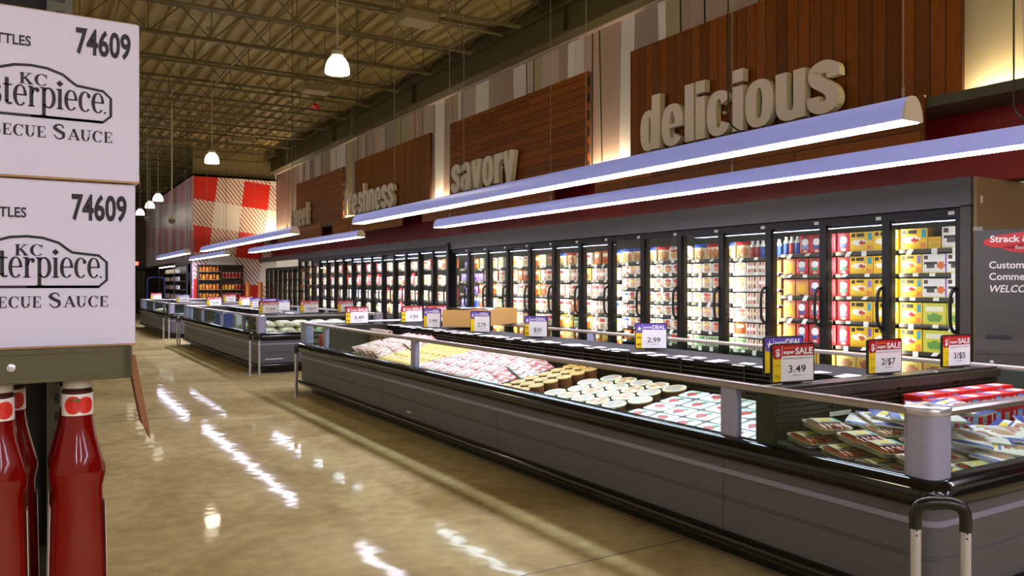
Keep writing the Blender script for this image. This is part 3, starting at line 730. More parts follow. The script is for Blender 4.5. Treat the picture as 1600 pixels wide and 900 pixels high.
# ================================================================== upright freezers along the wall
LED = M('freezer_led', 'ffffff', .5, emit=(1, .96, .86), es=LED_E)
SHW = M('shelf_wire', 'd8d4cc', .4); SHD = M('shelf_dark', '45413a', .4, .3); FIN = M('freezer_interior', '0d0c0a', .6)
FX = 7.6
def freezer(y0, wd, k, zs, label, group, near=True, top=2.2, rails=(), fx=FX, tags=3, name='glass_door_freezer'):
    """one door bay: cabinet shell, shelves with tags, lit strip, door"""
    t = thing(name, label, 'freezer', (fx, y0, 0), 0, group)
    MB().box(.55, .6, 0, wd, .12, top+.05).box(.05, .6, 0, wd, .12, .2).box(.05, .6, 0, wd, top, top+.05).build('interior', FIN, t)
    MB().box(.0, .6, 0, wd, 0, .12).box(-.005, .05, 0, wd, .12, .34).build('kick_panel', CHAR, t)
    for i, z in enumerate(zs):
        sh = MB().box(.19, .54, .02, wd-.02, z-.022, z-.008).box(.182, .19, .02, wd-.02, z-.045, z-.004).build('shelf', SHW if i in rails else SHD, t)
        if tags:
            mb = None
            for q in range(tags):
                yy = (q+.5)/tags*(wd-.1)+.03+random.uniform(-.03, .03); sl = random.choice((0, 0, .02)); hg = random.choice((.035, .035, .06))
                mb = MB().add([(.180, yy-.03, z-.004), (.180, yy+.03, z-.004), (.178-sl, yy+.03+sl, z-.004-hg), (.178-sl, yy-.03+sl, z-.004-hg), (.181, yy-.03, z-.004), (.181, yy+.03, z-.004), (.179-sl, yy+.03+sl, z-.004-hg), (.179-sl, yy-.03+sl, z-.004-hg)],
                              [(0, 1, 2, 3), (7, 6, 5, 4), (0, 4, 5, 1), (2, 6, 7, 3), (0, 3, 7, 4), (1, 5, 6, 2)])
                mb.build('price_tag', TAGW, sh)
    for ya, yb in ((wd-.024, wd-.001), (.001, .024)):
        MB().box(.108, .109, ya, yb, .4, top-.06).build('light_strip', LED, t)
    d = MB(); s = .042
    d.box(-.02, .03, 0, s, .34, top+.03).box(-.02, .03, wd-s, wd, .34, top+.03).box(-.02, .03, s, wd-s, top-.045, top+.03).box(-.02, .03, s, wd-s, .34, .42)
    MB().box(.032, .108, 0, .028, .34, top).build('mullion', DARK, t); MB().box(.032, .108, wd-.028, wd, .34, top).build('mullion', DARK, t)
    dr = d.build('door', DARK, t)
    MB().box(.0, .008, s, wd-s, .42, top-.045).build('pane', GLASSD, dr)
    hz = (1.03, 1.46)
    MB().tube(smoothp([(-.02, .03, hz[0]), (-.055, .045, hz[0]+.02), (-.07, .062, hz[0]+.1), (-.07, .062, hz[1]-.1), (-.055, .045, hz[1]-.02), (-.02, .03, hz[1])], 3), .017, 8).build('handle', BLACK, dr, smooth=50)
    if near: MB().box(-.0215, -.02, .05, .11, top-.03, top+.005).build('sticker', P('c8c6cc'), dr)
    return t
def fill(k, y0, wd, zs, rows, where, fx=FX, step=1.06, mn=0.03):
    for i, row in enumerate(rows):
        y = y0+.012; j = 0; seq = row[::-1]                       # rows are written from the far side to the near side
        tot = sum(KND[q][1] for q in seq); sx = min(1.32, (wd-.024-.006*len(seq))/tot); gap = max(.005, (wd-.024-tot*sx)/max(1, len(seq)))
        room = (zs[i-1]-zs[i] if i else .27)-.055
        for q in seq:
            me, pw, ph, pd, look, cat = KND[q]
            pw *= sx; szz = max(.85, min(1.3, room/ph)) if i else min(1.2, room/ph)
            o = bpy.data.objects.new(me.name.split('.')[0], me); C.objects.link(o)
            hang = random.uniform(-.006, .006); o.scale = (sx, 1, szz)
            o.location = (fx+.205+pd/2+abs(hang), y+pw/2, zs[i]-.007); o.rotation_euler = (0, 0, -PI/2+random.uniform(-.04, .04))
            tag(o, f'{look} {ORD[j]} from right, {SHN[i]}, {where}', cat, f'{look}es in the freezers' if look.endswith('x') else f'{look}s in the freezers')
            y += pw+gap; j += 1
SHN = ['top shelf', 'second shelf down', 'third shelf down', 'fourth shelf down', 'fifth shelf down', 'sixth shelf down', 'bottom shelf']
Z6 = [1.867, 1.618, 1.369, 1.094, .812, .56]
Z7 = [1.842, 1.655, 1.45, 1.255, 1.06, .865, .665]
Z5 = [1.83, 1.57, 1.31, 1.04, .78, .52]
ROWS = [
 (Z6, ['y ys w', 'y2 w w', 'y w w', 'y yg yg', 'y yg yg', 't t t']),
 (Z6, ['r2 y y', 'r3 y y2', 'r3 y2 y', 'r y y', 'r y2 y', 't t t']),
 (Z6, ['v v2 v r r2 r2', 'c r r3 r2', 'c c r2 r3', 'c r2 r r', 'c r r2 r3', 't t t']),
 (Z7, ['b2 v2 v2 v v v2 v', 'e s s c', 'e s2 s c', 'e s s2 c', 'e2 s2 s c', 'o s s2 c', 'g s2 s2 g']),
 (Z7, ['b b2 b', 'e e e2 e2', 'e e e2 e', 'e e2 e e', 'e e e e2', 'e2 e e2 e', 'g g g']),
 (Z7, ['b2 d2 d', 'd d2 d e', 'd d2 d e', 'd d d2 e', 'd d2 d e', 'e d d2 d', 'wr wr wr']),
 (Z7, ['b b b', 's e e e', 's e e e', 'wb d e d', 's wr e e2', 'wb e d e2', 'o o t']),
 (Z5, ['o o b', 's s e e', 'wr s e e', 's s e wb', 's wr e e', 'o t o']),
 (Z5, ['b2 wr wr', 's2 s s2 t', 's wr s s', 'wr o wr wr', 'y g o o', 't o t']),
 (Z5, ['k b2 b', 's wr s wr', 'o s k s', 'wr e k wr', 's wr k o', 'o s o']),
 (Z5, ['k2 k2 k o', 'o o k2 o', 'wr k2 o o', 'wr wr k2 wr', 'k2 o wr s', 'o t o']),
 (Z5, ['k k2 k', 'wr wr k2', 'k2 s wr s', 'g wr g wr', 's wr o', 't o t']),
 (Z5, ['k k k2', 'p wr wr s', 'o k2 o o', 'o wr o s', 's o wr', 'o s o']),
 (Z5, ['p o', 'p p p', 'p p', 'p p v v', 'g v p', 'p p']),
]
Y0, PW = 4.25, .768
for k, (zs, rows) in enumerate(ROWS):
    where = f'{ORD[k]} freezer door from comment kiosk'
    freezer(Y0+PW*k, PW, k, zs, f'black-framed glass freezer door bay, {ORD[k]} from the comment kiosk', 'glass door freezers nearest the kiosk', rails=(1, 2, 3, 4, 5) if k == 3 else (), tags=3 if k < 9 else 2)
    fill(k, Y0+PW*k, PW, zs, [r.split() for r in rows], where)
# second bank, slightly proud frame
SY0, SW = Y0+PW*14+.11, .738
VAR = ['wr', 's', 'e', 'e2', 'k', 'k2', 'wb', 'o', 'e', 'r', 's', 'wr']
random.seed(11)
for k in range(15):
    zs = [1.86, 1.5, 1.14, .8]
    yk = SY0+SW*k
    freezer(yk, SW, k, zs, f'glass freezer door bay, {ORD[k]} beyond the tall dividing post', 'glass door freezers beyond the dividing post', near=False, tags=0, top=2.28, fx=FX-.04)
    if k in (9, 13, 14) and k != 9: rows = [['wr'], ['e'], ['k'], ['s']]
    else:
        rows = [[random.choice(VAR) for _ in range(4)] for _ in range(4)]
        if k in (6, 7, 8): rows = [['r', 's', 'r2', 's'], ['r', 'wr', 's', 'r'], ['wb', 'wb', 'wb', 'wr'], ['g', 'o', 'g', 'wr']]
    fill(k, yk, SW, zs, rows, f'{ORD[k]} freezer door beyond the dividing post', fx=FX-.04)
t = thing('freezer_post', 'tall dark post dividing the two rows of glass freezer doors', 'post', (FX, Y0+PW*14, 0))
MB().bbox(-.09, .05, .0, .108, 0, 2.33, .006).bbox(-.09, -.054, .0, .108, 2.328, 2.375, .004).build('post', DARK, t)
MB().box(-.07, .0, .11, 15*SW+.14, 2.312, 2.334).build('head_rail', DARK, t)
# third bank, lower doors at the far end
TY0, TW = SY0+15*SW+.12, .62
K('h', 'tall_carton', 'tall pale carton', 'carton', .1, .25, .1, f_solid('e8e0c8', '8aa09a', 'b87048'), 'd0c8b0', n=8)
K('h2', 'tall_carton', 'tall tan carton', 'carton', .1, .25, .1, f_solid('c89860', 'e8dcc0', 'a83828'), 'b08050', n=8)
for k in range(7):
    zs = [1.7, 1.3, .9, .5]
    yk = TY0+TW*k
    if yk+TW > 31.6: break
    freezer(yk, TW, k, zs, f'low glass freezer door bay, {ORD[k]} in the farthest row', 'low glass door freezers near the gingham wall', near=False, tags=0, top=2.06)
    fill(k, yk, TW, zs, [['h', 'h2'] if k % 2 else ['h2', 'h'] for _ in zs] if k < 5 else [['h'], ['h2'], ['h'], ['h2']], f'{ORD[k]} freezer door of the farthest row')
# header fascia and end wall
t = thing('freezer_canopy', 'long grey fascia board running above all the freezer doors', 'fascia', (FX, 4.13, 0))
mb = MB().box(-.05, .0, 0, 27.5, 2.335, 2.515).box(0, .68, 0, 27.5, 2.495, 2.515).box(-.05, 0, 0, Y0+PW*14-4.14, 2.24, 2.335); mb.build('fascia_board', FASC, t)
MB().box(-.05, .68, 0, .1, .0, 2.25).build('end_frame', M('freezer_end', '3c372e', .45), t)
MB().box(-.0, 1.09, -.03, 0, 0, 2.515).build('end_panel', M('end_tan', 'a58a66', .55), t)
MB().box(.06, .1, -.034, -.03, 2.27, 2.34).xf(Matrix.Identity(4)).build('paper_label', TAGW, t)

# ================================================================== island freezers
IX0, IX1 = 3.2, 5.42; IW = IX1-IX0
TROUGH = M('trough_liner', '3b3a33', .4); DECK = M('trough_deck', '55524a', .5); SEAM = M('panel_seam', '2e2b2a', .6)
def island(Y0, Y1, label, posts, cap, tagn, group='grey island freezers'):
    L = Y1-Y0; t = thing('island_freezer', label, 'island freezer', (IX0, Y0, 0), 0, group)
    R = .07
    MB().loop(0, IW, 0, L, R, [(0, .15), (0, .335), (-.008, .34), (-.008, .35), (0, .355), (0, .62), (-.05, .62), (-.05, .15)]).build('body_panel', CHAR, t, smooth=40)
    MB().loop(0, IW, 0, L, R, [(0, .478), (.006, .48), (.006, .506), (0, .508)]).build('trim_stripe', CHARS, t, smooth=40)
    MB().loop(0, IW, 0, L, R, [(.0, .555), (.035, .565), (.062, .59), (.07, .625), (.055, .66), (.025, .68), (.0, .684), (-.05, .684), (-.05, .555)], seg=8).build('top_bumper', BLACKG, t, smooth=60)
    MB().loop(0, IW, 0, L, R, [(.0, .10), (.03, .105), (.05, .13), (.045, .158), (.02, .172), (-.04, .172), (-.04, .10)], seg=8).build('low_bumper', BLACKG, t, smooth=60)
    MB().loop(.12, IW-.12, .12, L-.12, .05, [(0, 0), (0, .15), (-.03, .15), (-.03, 0)]).build('kick_base', M('kick_black', '0f0e0c', .4), t)
    y = 1.17
    sm = MB()
    while y < L-.5:
        sm.box(-.0012, .002, y, y+.003, .175, .55); y += 2.44
    sm.build('panel_seam', SEAM, t)
    # liner and product decks
    MB().box(.05, IW-.05, .05, L-.05, .15, .3).build('liner', TROUGH, t)
    c = cap
    rx0, rx1 = .9, 1.4                                          # centre ridge
    MB().add([(.04, c+.06, .53), (rx0, c+.06, .69), (rx0, L-c-.06, .69), (.04, L-c-.06, .53), (.04, c+.06, .3), (rx0, c+.06, .3), (rx0, L-c-.06, .3), (.04, L-c-.06, .3)],
             [(0, 1, 2, 3), (4, 7, 6, 5), (0, 4, 5, 1), (1, 5, 6, 2), (2, 6, 7, 3), (3, 7, 4, 0)]).build('product_deck', DECK, t)
    MB().add([(rx1, c+.06, .62), (IW-.04, c+.06, .5), (IW-.04, L-c-.06, .5), (rx1, L-c-.06, .62), (rx1, c+.06, .3), (IW-.04, c+.06, .3), (IW-.04, L-c-.06, .3), (rx1, L-c-.06, .3)],
             [(0, 1, 2, 3), (4, 7, 6, 5), (0, 4, 5, 1), (1, 5, 6, 2), (2, 6, 7, 3), (3, 7, 4, 0)]).build('product_deck', DECK, t)
    for s in (0, 1):
        a = [(0.05, .04, .57), (IW-.05, .04, .57), (IW-.05, c-.08, .70), (.05, c-.08, .70), (0.05, .04, .3), (IW-.05, .04, .3), (IW-.05, c-.08, .3), (.05, c-.08, .3)]
        if s: a = [(x, L-y, z) for x, y, z in a]
        MB().add(a, [(0, 1, 2, 3), (4, 7, 6, 5), (0, 4, 5, 1), (1, 5, 6, 2), (2, 6, 7, 3), (3, 7, 4, 0)]).build('product_deck', DECK, t)
    # ridge with louvres
    r = MB().box(rx0+.03, rx1-.03, c, L-c, .3, .93).box(rx0-.01, rx1+.01, c-.02, L-c+.02, .925, .955)
    r.build('ridge', M('ridge_dark', '15130d', .65, spec=.2), t)
    lv = MB()
    for q in range(6):
        z = .745+q*.03
        lv.box(rx0, rx0+.035, c, L-c, z, z+.009).box(rx1-.035, rx1, c, L-c, z, z+.009)
    y = c+.3
    while y < L-c: lv.box(rx0-.003, rx0+.03, y, y+.012, .72, .925); y += .61
    lv.build('louvre', M('louvre_dark', '3b3629', .35, .2), t)
    for yy in (c-.06, L-c-.06):
        MB().box(.05, IW-.05, yy, yy+.12, .3, .965).build('divider', M('divider_dark', '2c281d', .32), t)
    lv = MB()
    for q in range(6):
        z = .735+q*.028
        lv.box(.06, IW-.06, c-.075, c-.06, z, z+.010)
    for xx in (.5, 1.1, 1.7): lv.box(xx, xx+.012, c-.078, c-.06, .72, .9)
    lv.box(.05, IW-.05, c-.085, c-.06, .905, .95)
    lv.build('louvre', M('louvre_dark', '3b3629'), t)
    for xx in (.42, .98, 1.52, 2.06): MB().lathe([(.008, 0), (.006, .003)], n=10).xf(Matrix.Translation((xx, c-.04, .965))).build('screw', CHROME, t)
    # price tags lying along the ridge edge
    random.seed(int(Y0*10))
    for q in range(tagn):
        yy = c+.12+(q+random.uniform(-.25, .25))*(L-2*c-.3)/max(1, tagn-1); a = random.uniform(-.5, .35); sl = random.uniform(.0, .03)
        w_, h_ = .05, random.uniform(.12, .2); x0 = rx0-.03-random.uniform(0, .04)
        ca, sa = math.cos(a), math.sin(a); vs = []
        for zz in (0, .0015):
            for u, v in ((0, -w_), (0, w_), (h_, w_), (h_, -w_)):
                x = x0+u*ca-v*sa*.5; vs.append((x, yy+u*sa+v, .957+zz+(0 if u else -sl*.3)))
        MB().add(vs, [(0, 3, 2, 1), (4, 5, 6, 7), (0, 1, 5, 4), (1, 2, 6, 5), (2, 3, 7, 6), (3, 0, 4, 7)]).build('price_tag', TAGW, t)
    # rail, posts, panes
    MB().loop(0.015, IW-.015, .015, L-.015, .07, [(.025, .945), (.025, .965), (.015, .975), (-.03, .975), (-.035, .965), (-.035, .945)], seg=7).build('rail', ALU, t, smooth=40)
    for cx, cy in ((.072, .072), (IW-.072, .072), (.072, L-.072), (IW-.072, L-.072)):
        MB().loop(cx-.078, cx+.078, cy-.078, cy+.078, .05, [(0, .68), (0, .948), (-.02, .948), (-.02, .68)], seg=6).build('corner_post', LILAC, t, smooth=50)
        MB().loop(cx-.08, cx+.08, cy-.08, cy+.08, .055, [(0, .945), (0.004, .95), (.004, .975), (0, .98), (-.06, .982), (-.06, .945)], seg=6).build('post_cap', CHROME, t, smooth=50)
    ys = [0.1]+posts+[L-.1]
    for p in posts:
        for x in (.0, IW-.05): MB().bbox(x, x+.05, p-.055, p+.055, .68, .948, .008).build('post', LILAC, t)
    for a, b in zip(ys[:-1], ys[1:]):
        for x in (.02, IW-.03): MB().box(x, x+.01, a+.05, b-.05, .68, .948).build('pane', GLASSI, t)
    for yy in (.02, L-.03): MB().box(.15, IW-.15, yy, yy+.01, .68, .948).build('pane', GLASSI, t)
    return t
isl = island(1.90, 11.0, 'long nearest grey island freezer with glass sides, packed with trays', [1.14, 5.27, 8.05], .93, 34)
MB().bbox(-.004, .0, 4.93-1.9+2.28, 5.03-1.9+2.28, .22, .235, .001).build('maker_plate', P('dcdad6'), isl)
MB().box(.45, .63, .84, .844, .79, .815).build('notice_plate', P('d8d4cc'), isl)
i2 = island(13.45, 21.0, 'second grey island freezer, beyond the nearest island', [1.15, 3.1, 5.2, 6.6], .93, 22)
MB().box(.12, .42, -.012, .0, .235, .25).build('maker_plate', P('dcdad6'), i2)
island(23.5, 30.3, 'farthest grey island freezer, in front of the gingham wall', [1.2, 3.4, 5.6], .93, 14)
# corner guards
def guard(x, y, sgn, label, rot=None):
    t = thing('corner_guard', label, 'bollard', (x, y, 0), math.radians(-45*sgn if rot is None else rot), 'chrome corner guards of the island freezers')
    for q in (-.085, .085):
        MB().lathe([(.019, 0), (.019, .585)], c=(q, 0, 0), n=14).build('leg', CHROME, t, smooth=40)
        MB().lathe([(.035, 0), (.035, .006), (.02, .012)], c=(q, 0, 0), n=14).build('foot_plate', CHROME, t, smooth=40)
        MB().box(q-.003, q+.003, -.0205, -.018, .555, .561).box(q-.003, q+.003, -.0205, -.018, .575, .581).build('screw', INK, t)
    MB().tube(smoothp([(-.085, 0, .58), (-.085, 0, .635), (-.07, -.004, .668), (-.03, -.008, .683), (.03, -.008, .683), (.07, -.004, .668), (.085, 0, .635), (.085, 0, .58)], 4), .0225, 12).build('grip', BLACK, t, smooth=60)
guard(2.905, 1.70, 1, 'chrome corner guard with black grip at the nearest island corner')
guard(3.02, 10.58, -1, 'chrome corner guard at the far aisle corner of the nearest island', 70)
guard(3.10, 13.25, 1, 'chrome corner guard at the near corner of the second island')
guard(3.03, 20.7, -1, 'chrome corner guard at the far corner of the second island', 62)
guard(3.10, 23.3, 1, 'chrome corner guard at the near corner of the farthest island')
guard(2.98, 30.5, -1, 'chrome corner guard at the far end of the farthest island')

# ================================================================== signs standing on the islands
SRED = M('sign_red', 'b5161c', .4); SPUR = M('sign_purple', '6a4bb0', .4); SORG = M('sign_orange', 'f0a020', .5); GREY = M('grey_ink', '7a7a80', .6)
def sign(loc, rz, kind, price, item, save, label, W=.31, H=.215):
    t = thing('sale_sign', label, 'sign', loc, rz, 'sale signs on the islands')
    f = lambda u, v, d, z=.006: (-W/2+u*W, -z-d, .012+v*H)
    fr = MB(); r = .014
    def rr(x0, x1, z0, z1, r): return [(cx+r*math.cos(a), cz+r*math.sin(a)) for cx, cz, s in ((x1-r, z1-r, 0), (x0+r, z1-r, 90), (x0+r, z0+r, 180), (x1-r, z0+r, 270)) for a in [math.radians(s+q*30) for q in range(4)]]
    fr.prism(rr(-W/2-.008, W/2+.008, .004, H+.02, r), lambda u, v, h: (u, h-.004, v), .012).box(-.05, .05, -.02, .03, 0, .008).build('frame', BLACK, t, smooth=30)
    B = lambda a, b, c, d, z=.0055: MB().box(-W/2+a*W, -W/2+b*W, -z-.0006, -z+.0012, .012+c*H, .012+d*H)
    B(0, 1, 0, 1, .0045).build('card', WHITE, t)
    B(0, .2, 0, .68 if kind == 'sale' else .74, .0055).build('side_strip', YEL, t)
    hd = .70
    head = B(0, 1, hd if kind == 'sale' else .76, 1, .0055).build('header', SRED if kind == 'sale' else SPUR, t)
    bz = .62
    MB().prism([(-W/2+.012*W+u*.2*W, .012+(bz+v*.35)*H) for u, v in rr(0, 1, 0, 1, .15)], lambda u, v, h: (u, -.0062-h, v), .0006).build('badge', SRED if kind == 'sale' else SPUR, t)
    MB().box(-W/2+.215*W, -W/2+.225*W, -.0066, -.006, .012+bz*H, .012+.98*H).build('badge_edge', WHITE, t)
    wm = MB(); g = lambda u, v, d: (u-W/2, -.0070-d, .012+v)
    if kind == 'sale':
        text(wm, '$', .20*H, lambda u, v, d: g(.115*W+u, .70*H+v, d), wid=.10*W, bold=.03, align='C')
        text(wm, 'SALE', .17*H, lambda u, v, d: g(.54*W+u, .745*H+v, d), wid=.44*W, bold=.035)
        text(wm, 'super', .10*H, lambda u, v, d: g(.25*W+u, .76*H+v, d), wid=.27*W, bold=.035)
    else:
        st = [(math.cos(PI/2+q*PI/5)*(.5 if q % 2 == 0 else .22), math.sin(PI/2+q*PI/5)*(.5 if q % 2 == 0 else .22)) for q in range(10)]
        wm.prism([(.115*W+u*.15*W, .80*H+v*.24*H) for u, v in st], g, .0005)
        text(wm, 'DEAL', .15*H, lambda u, v, d: g(.54*W+u, .80*H+v, d), wid=.42*W, bold=.035)
        text(wm, 'special', .09*H, lambda u, v, d: g(.25*W+u, .82*H+v, d), wid=.27*W, bold=.03)
    wm.build('header_lettering', WHITE, t)
    if kind == 'sale':
        om = MB(); om_ = [(.25+.03*q, .90+(.028 if q % 2 else .0)) for q in range(10)]
        for q in strip([(u*W, v*H) for u, v in om_], .0017): om.prism(q, g, .0005)
        om.build('script_line', SORG, t)
    pm = MB(); text(pm, price, .2*H, lambda u, v, d: g(.59*W+u, .24*H+v, d), wid=min(.5, .095*len(price)+.05)*W, bold=.004, align='C'); pm.build('price', INK, t)
    gm = MB()
    if item: text(gm, item, .055*H, lambda u, v, d: g(.60*W+u, .60*H+v, d), wid=.72*W, align='C')
    gm.box(-W/2+.48*W, -W/2+.70*W, -.0075, -.007, .012+.15*H, .012+.165*H).build('small_print', GREY, t)
    ym = MB()
    for j, s_ in enumerate(save):
        if s_: text(ym, s_, (.07 if j < 1 else .09)*H, lambda u, v, d, j=j: g(.10*W+u, (.40 if j == 0 else .10)*H+v, d), wid=.13*W, align='C')
    if ym.v: ym.build('saving', M('saving_ink', '8a7a10', .5), t)
    return t
RZ = math.radians
sign((3.50, 2.86, .967), RZ(-8), 'sale', '3.49', 'JOHNSONVILLE BRATWURST', ('1.99', '50¢'), 'red super sale sign priced 3.49 on the near island, front left', W=.28, H=.195)
sign((3.87, 3.23, .957), RZ(-10), 'deal', '', '', ('', ''), 'purple special deal sign standing behind the near 3.49 sign', W=.28, H=.21)
sign((4.31, 2.86, .967), RZ(-4), 'sale', '2/$7', "LAND O' FROST LUNCHMEAT", ('3.19', '2.69'), 'red super sale sign priced 2/$7 on the island divider', W=.285, H=.19)
sign((5.06, 2.86, .967), RZ(-4), 'sale', '3/$5', 'FAMOUS FAMILY WIENERS', ('1.79', '.22'), 'red super sale sign priced 3/$5 nearest the comment kiosk', W=.275, H=.19)
sign((4.40, 5.03, .957), RZ(-36), 'deal', '2.99', '', ('1', '1'), 'purple special deal sign priced 2.99 on the island ridge', W=.25, H=.2)
sign((4.38, 6.76, .957), RZ(-60), 'deal', '$10', '', ('1', '1'), 'purple special deal sign on the ridge between cardboard tray and 2.99 sign', W=.25, H=.2)
sign((4.28, 7.75, .957), RZ(-62), 'deal', '2.79', '', ('', ''), 'purple deal sign on the ridge in front of the open cardboard tray', W=.25, H=.225)
sign((4.22, 8.87, .957), RZ(-62), 'deal', '1.99', '', ('', ''), 'narrow-looking purple deal sign before the 5.99 sale sign', W=.25, H=.225)
sign((4.90, 10.16, .967), 0, 'sale', '5.99', '', ('1', '1'), 'red super sale sign priced 5.99, partly behind a purple sign')
sign((4.52, 10.16, .967), 0, 'sale', '2/$6', '', ('1', '1'), 'red super sale sign priced 2/$6 at the far island divider')
sign((3.72, 10.16, .967), 0, 'sale', '3.49', '', ('1', '1'), 'red super sale sign priced 3.49 at the far left of the near island')
for x, y, r, k, p, lb in ((3.62, 14.42, 0, 'sale', '7.99', 'red super sale sign priced 7.99 on the second island'), (4.36, 14.42, 0, 'sale', '10/$10', 'red super sale sign priced 10/$10 on the second island'),
                          (5.30, 12.6, 0, 'sale', '5.99', '')):
    if lb: sign((x, y, .967), RZ(r), k, p, '', ('1', '1'), lb, W=.34)
sign((5.05, 14.42, .967), RZ(0), 'sale', '4.99', '', ('1', '1'), 'red sale sign at the wall side of the second island divider', W=.3)
for x, y, r, k, p, lb in ((4.3, 16.0, -50, 'deal', '', 'narrow purple deal sign on the second island ridge, nearest'), (4.35, 17.2, -5, 'deal', '', 'pair-topped purple deal sign behind the 7.99 sign'), (4.3, 18.3, -60, 'deal', '', 'narrow purple deal sign on the second island, middle of ridge'),
                          (3.75, 20.13, 0, 'sale', '5.99', 'red sale sign at the far divider of the second island'), (4.5, 20.13, 0, 'sale', '', 'far red sale sign on the second island nearer the wall')):
    sign((x, y, .957 if k == 'deal' else .967), RZ(r), k, p, '', ('1', '1'), lb, W=.33)
for x, y, k, p, lb in ((3.7, 24.46, 'deal', '2.99', 'purple deal sign at the near divider of the farthest island'), (3.6, 29.43, 'sale', '', 'red sale sign at the far end of the farthest island'), (5.0, 24.46, 'sale', '3.99', 'red sale sign on the farthest island nearer the wall')):
    sign((x, y, .967), 0, k, p, '', ('1', '1'), lb, W=.34)

# ================================================================== goods in the islands
def deckz(x): return .53+.16*(x-IX0-.04)/.86       # top of the aisle-side deck
TILT = math.atan(.16/.86)
def lid(keyc, sidec, lidc, pr, h, r=.062):
    mb = MB().lathe([(r*.86, 0), (r*.93, h*.5), (r, h-.012), (r*1.04, h-.010), (r*1.04, h-.002), (r*.98, h)], n=20, m=[0, 0, 0, 1, 1, 1])
    for q in range(14):
        a0, a1 = 2*PI*q/14, 2*PI*(q+1)/14
        mb.add([(0, 0, h+.0006), (r*.8*math.cos(a0), r*.8*math.sin(a0), h+.0006), (r*.8*math.cos(a1), r*.8*math.sin(a1), h+.0006)], [(0, 1, 2)], 2 if q % 5 < 3 else 3)
    return mb.mesh('food_tub', [P(sidec), P(lidc), P(pr), P(keyc)], smooth=40)
TUB = {'tall': lid('e8c050', '8a5230', 'e0b868', 'd8902a', .11), 'low': lid('f4e8b0', '9a7a50', 'faf0c4', 'c88a58', .055, .0855), 'oval': lid('a9b4c8', '8a5a30', 'fbf3d2', 'd8b48a', .055, .0855), 'oval2': lid('eadf9a', '8a5a30', 'faf4da', 'd09a80', .055, .0855)}
pk_tray = pack('meat_tray', .15, .2, .05, lambda u, v: 'c8352a' if ell(u, v, .36, .5, .24, .2) else ('4f9a5a' if ell(u, v, .7, .42, .16, .12) else ('f6f2ee' if max(abs(u-.5), abs(v-.5)) > .38 else 'dfeee4')), 'e2e8e4', bulge=.12, rnd=6, n=14, flat=True)
pk_tray2 = pack('meat_tray', .15, .2, .05, lambda u, v: 'c23a30' if ell(u, v, .55, .5, .22, .22) else ('d8a090' if ell(u, v, .3, .3, .16, .1) else 'f2f0ec'), 'e2e8e4', bulge=.12, rnd=6, n=14, flat=True)
def f_bacon(a, b, c):
    def f(u, v):
        k = int(u*4+v*15+math.sin(u*11)*1.1+math.sin(v*7)*.8) % 4
        return (a, b, c, a)[k]
    return f
pk_bac = pack('bacon_pack', .19, .26, .045, f_bacon('d8b09c', 'a84838', 'efe4dc'), 'b88878', bulge=.25, n=22, flat=True)
pk_bac2 = pack('bacon_pack', .19, .26, .045, f_bacon('b8604a', 'e8d8c8', 'c8908a'), 'a87060', bulge=.25, n=22, flat=True)
pk_yel = pack('sausage_bag', .185, .25, .05, f_bacon('e8c030', 'f0d868', 'b8742a'), 'd0a028', bulge=.25, n=22, flat=True)
pk_pnk = pack('sausage_bag', .185, .25, .05, f_bacon('c8564e', 'f0e4de', 'dca8a0'), 'c8908a', bulge=.25, n=22, flat=True)
pk_gw = pack('sausage_bag', .185, .25, .05, f_bacon('dceae6', 'b8503c', 'f2f2f0'), 'c8dcd8', bulge=.25, n=22, flat=True)
def rest(me, x, y, zc, label, cat, group, rz=0, rx=0., ry=None, name=None, mode='XZY'):
    o = bpy.data.objects.new(name or me.name.split('.')[0], me); C.objects.link(o)
    o.rotation_mode = mode; o.location = (x, y, zc); o.rotation_euler = (rx, -TILT if ry is None else ry, rz)
    return tag(o, label, cat, group)
random.seed(5)
ROWL = ['against the aisle glass', 'second from the aisle glass', 'third from the aisle glass', 'fourth from the aisle glass', 'fifth from the aisle glass', 'against the centre ridge']
def bed(me_f, y0, y1, dy, xs, look, cat, group, jit=.01, rj=.05, lift=0, from_='the near divider', layers=1, dz=.05, rx=0, stag=0):
    ny = int((y1-y0)/dy)
    for a in range(ny):
        for i, x in enumerate(xs):
            for l in range(layers):
                me = me_f(a, i)
                rest(me, IX0+x+random.uniform(-jit, jit), y0+dy*(a+.5)+random.uniform(-jit, jit)+(.05 if (i % 2 and rx) else 0)+(stag if i % 2 else 0), deckz(IX0+x)+.003+lift+l*dz, f'{look}, {ORD[a]} row from {from_}, ' + (ROWL[i] if i < len(xs)-1 else ROWL[-1]) + ((', upper layer' if l else ', lower layer') if layers > 1 else ''), cat, group, random.uniform(-rj, rj), rx)
bed(lambda a, i: (pk_tray, pk_tray2)[(a*2+i) % 3 == 0], 2.93, 4.24, .215, (.145, .308, .471, .634, .797), 'white meat tray', 'meat tray', 'white and red meat trays in the near island', jit=.004, rj=.02, lift=.004)
bed(lambda a, i: (TUB['oval'], TUB['oval2'], TUB['oval'], TUB['low'])[(a+2*i) % 4], 4.21, 5.14, .184, (.15, .311, .472, .633, .794), 'cream lidded tub', 'tub', 'cream round tubs in the near island', jit=.001, rj=.9, lift=.02, stag=.092)
bed(lambda a, i: TUB['tall'], 5.27, 5.8, .14, (.145, .28, .415, .55, .685, .815), 'brown tub with yellow lid', 'tub', 'brown tubs with yellow lids in the near island', jit=.003, rj=.9, lift=.004)
bed(lambda a, i: (pk_gw, pk_pnk)[(a+i) % 2], 5.93, 7.2, .14, (.16, .355, .55, .745), 'pink and white sausage pack', 'sausage pack', 'pink and white sausage packs in the near island', jit=.004, rj=.03, from_='the brown tubs', rx=.38, lift=.075)
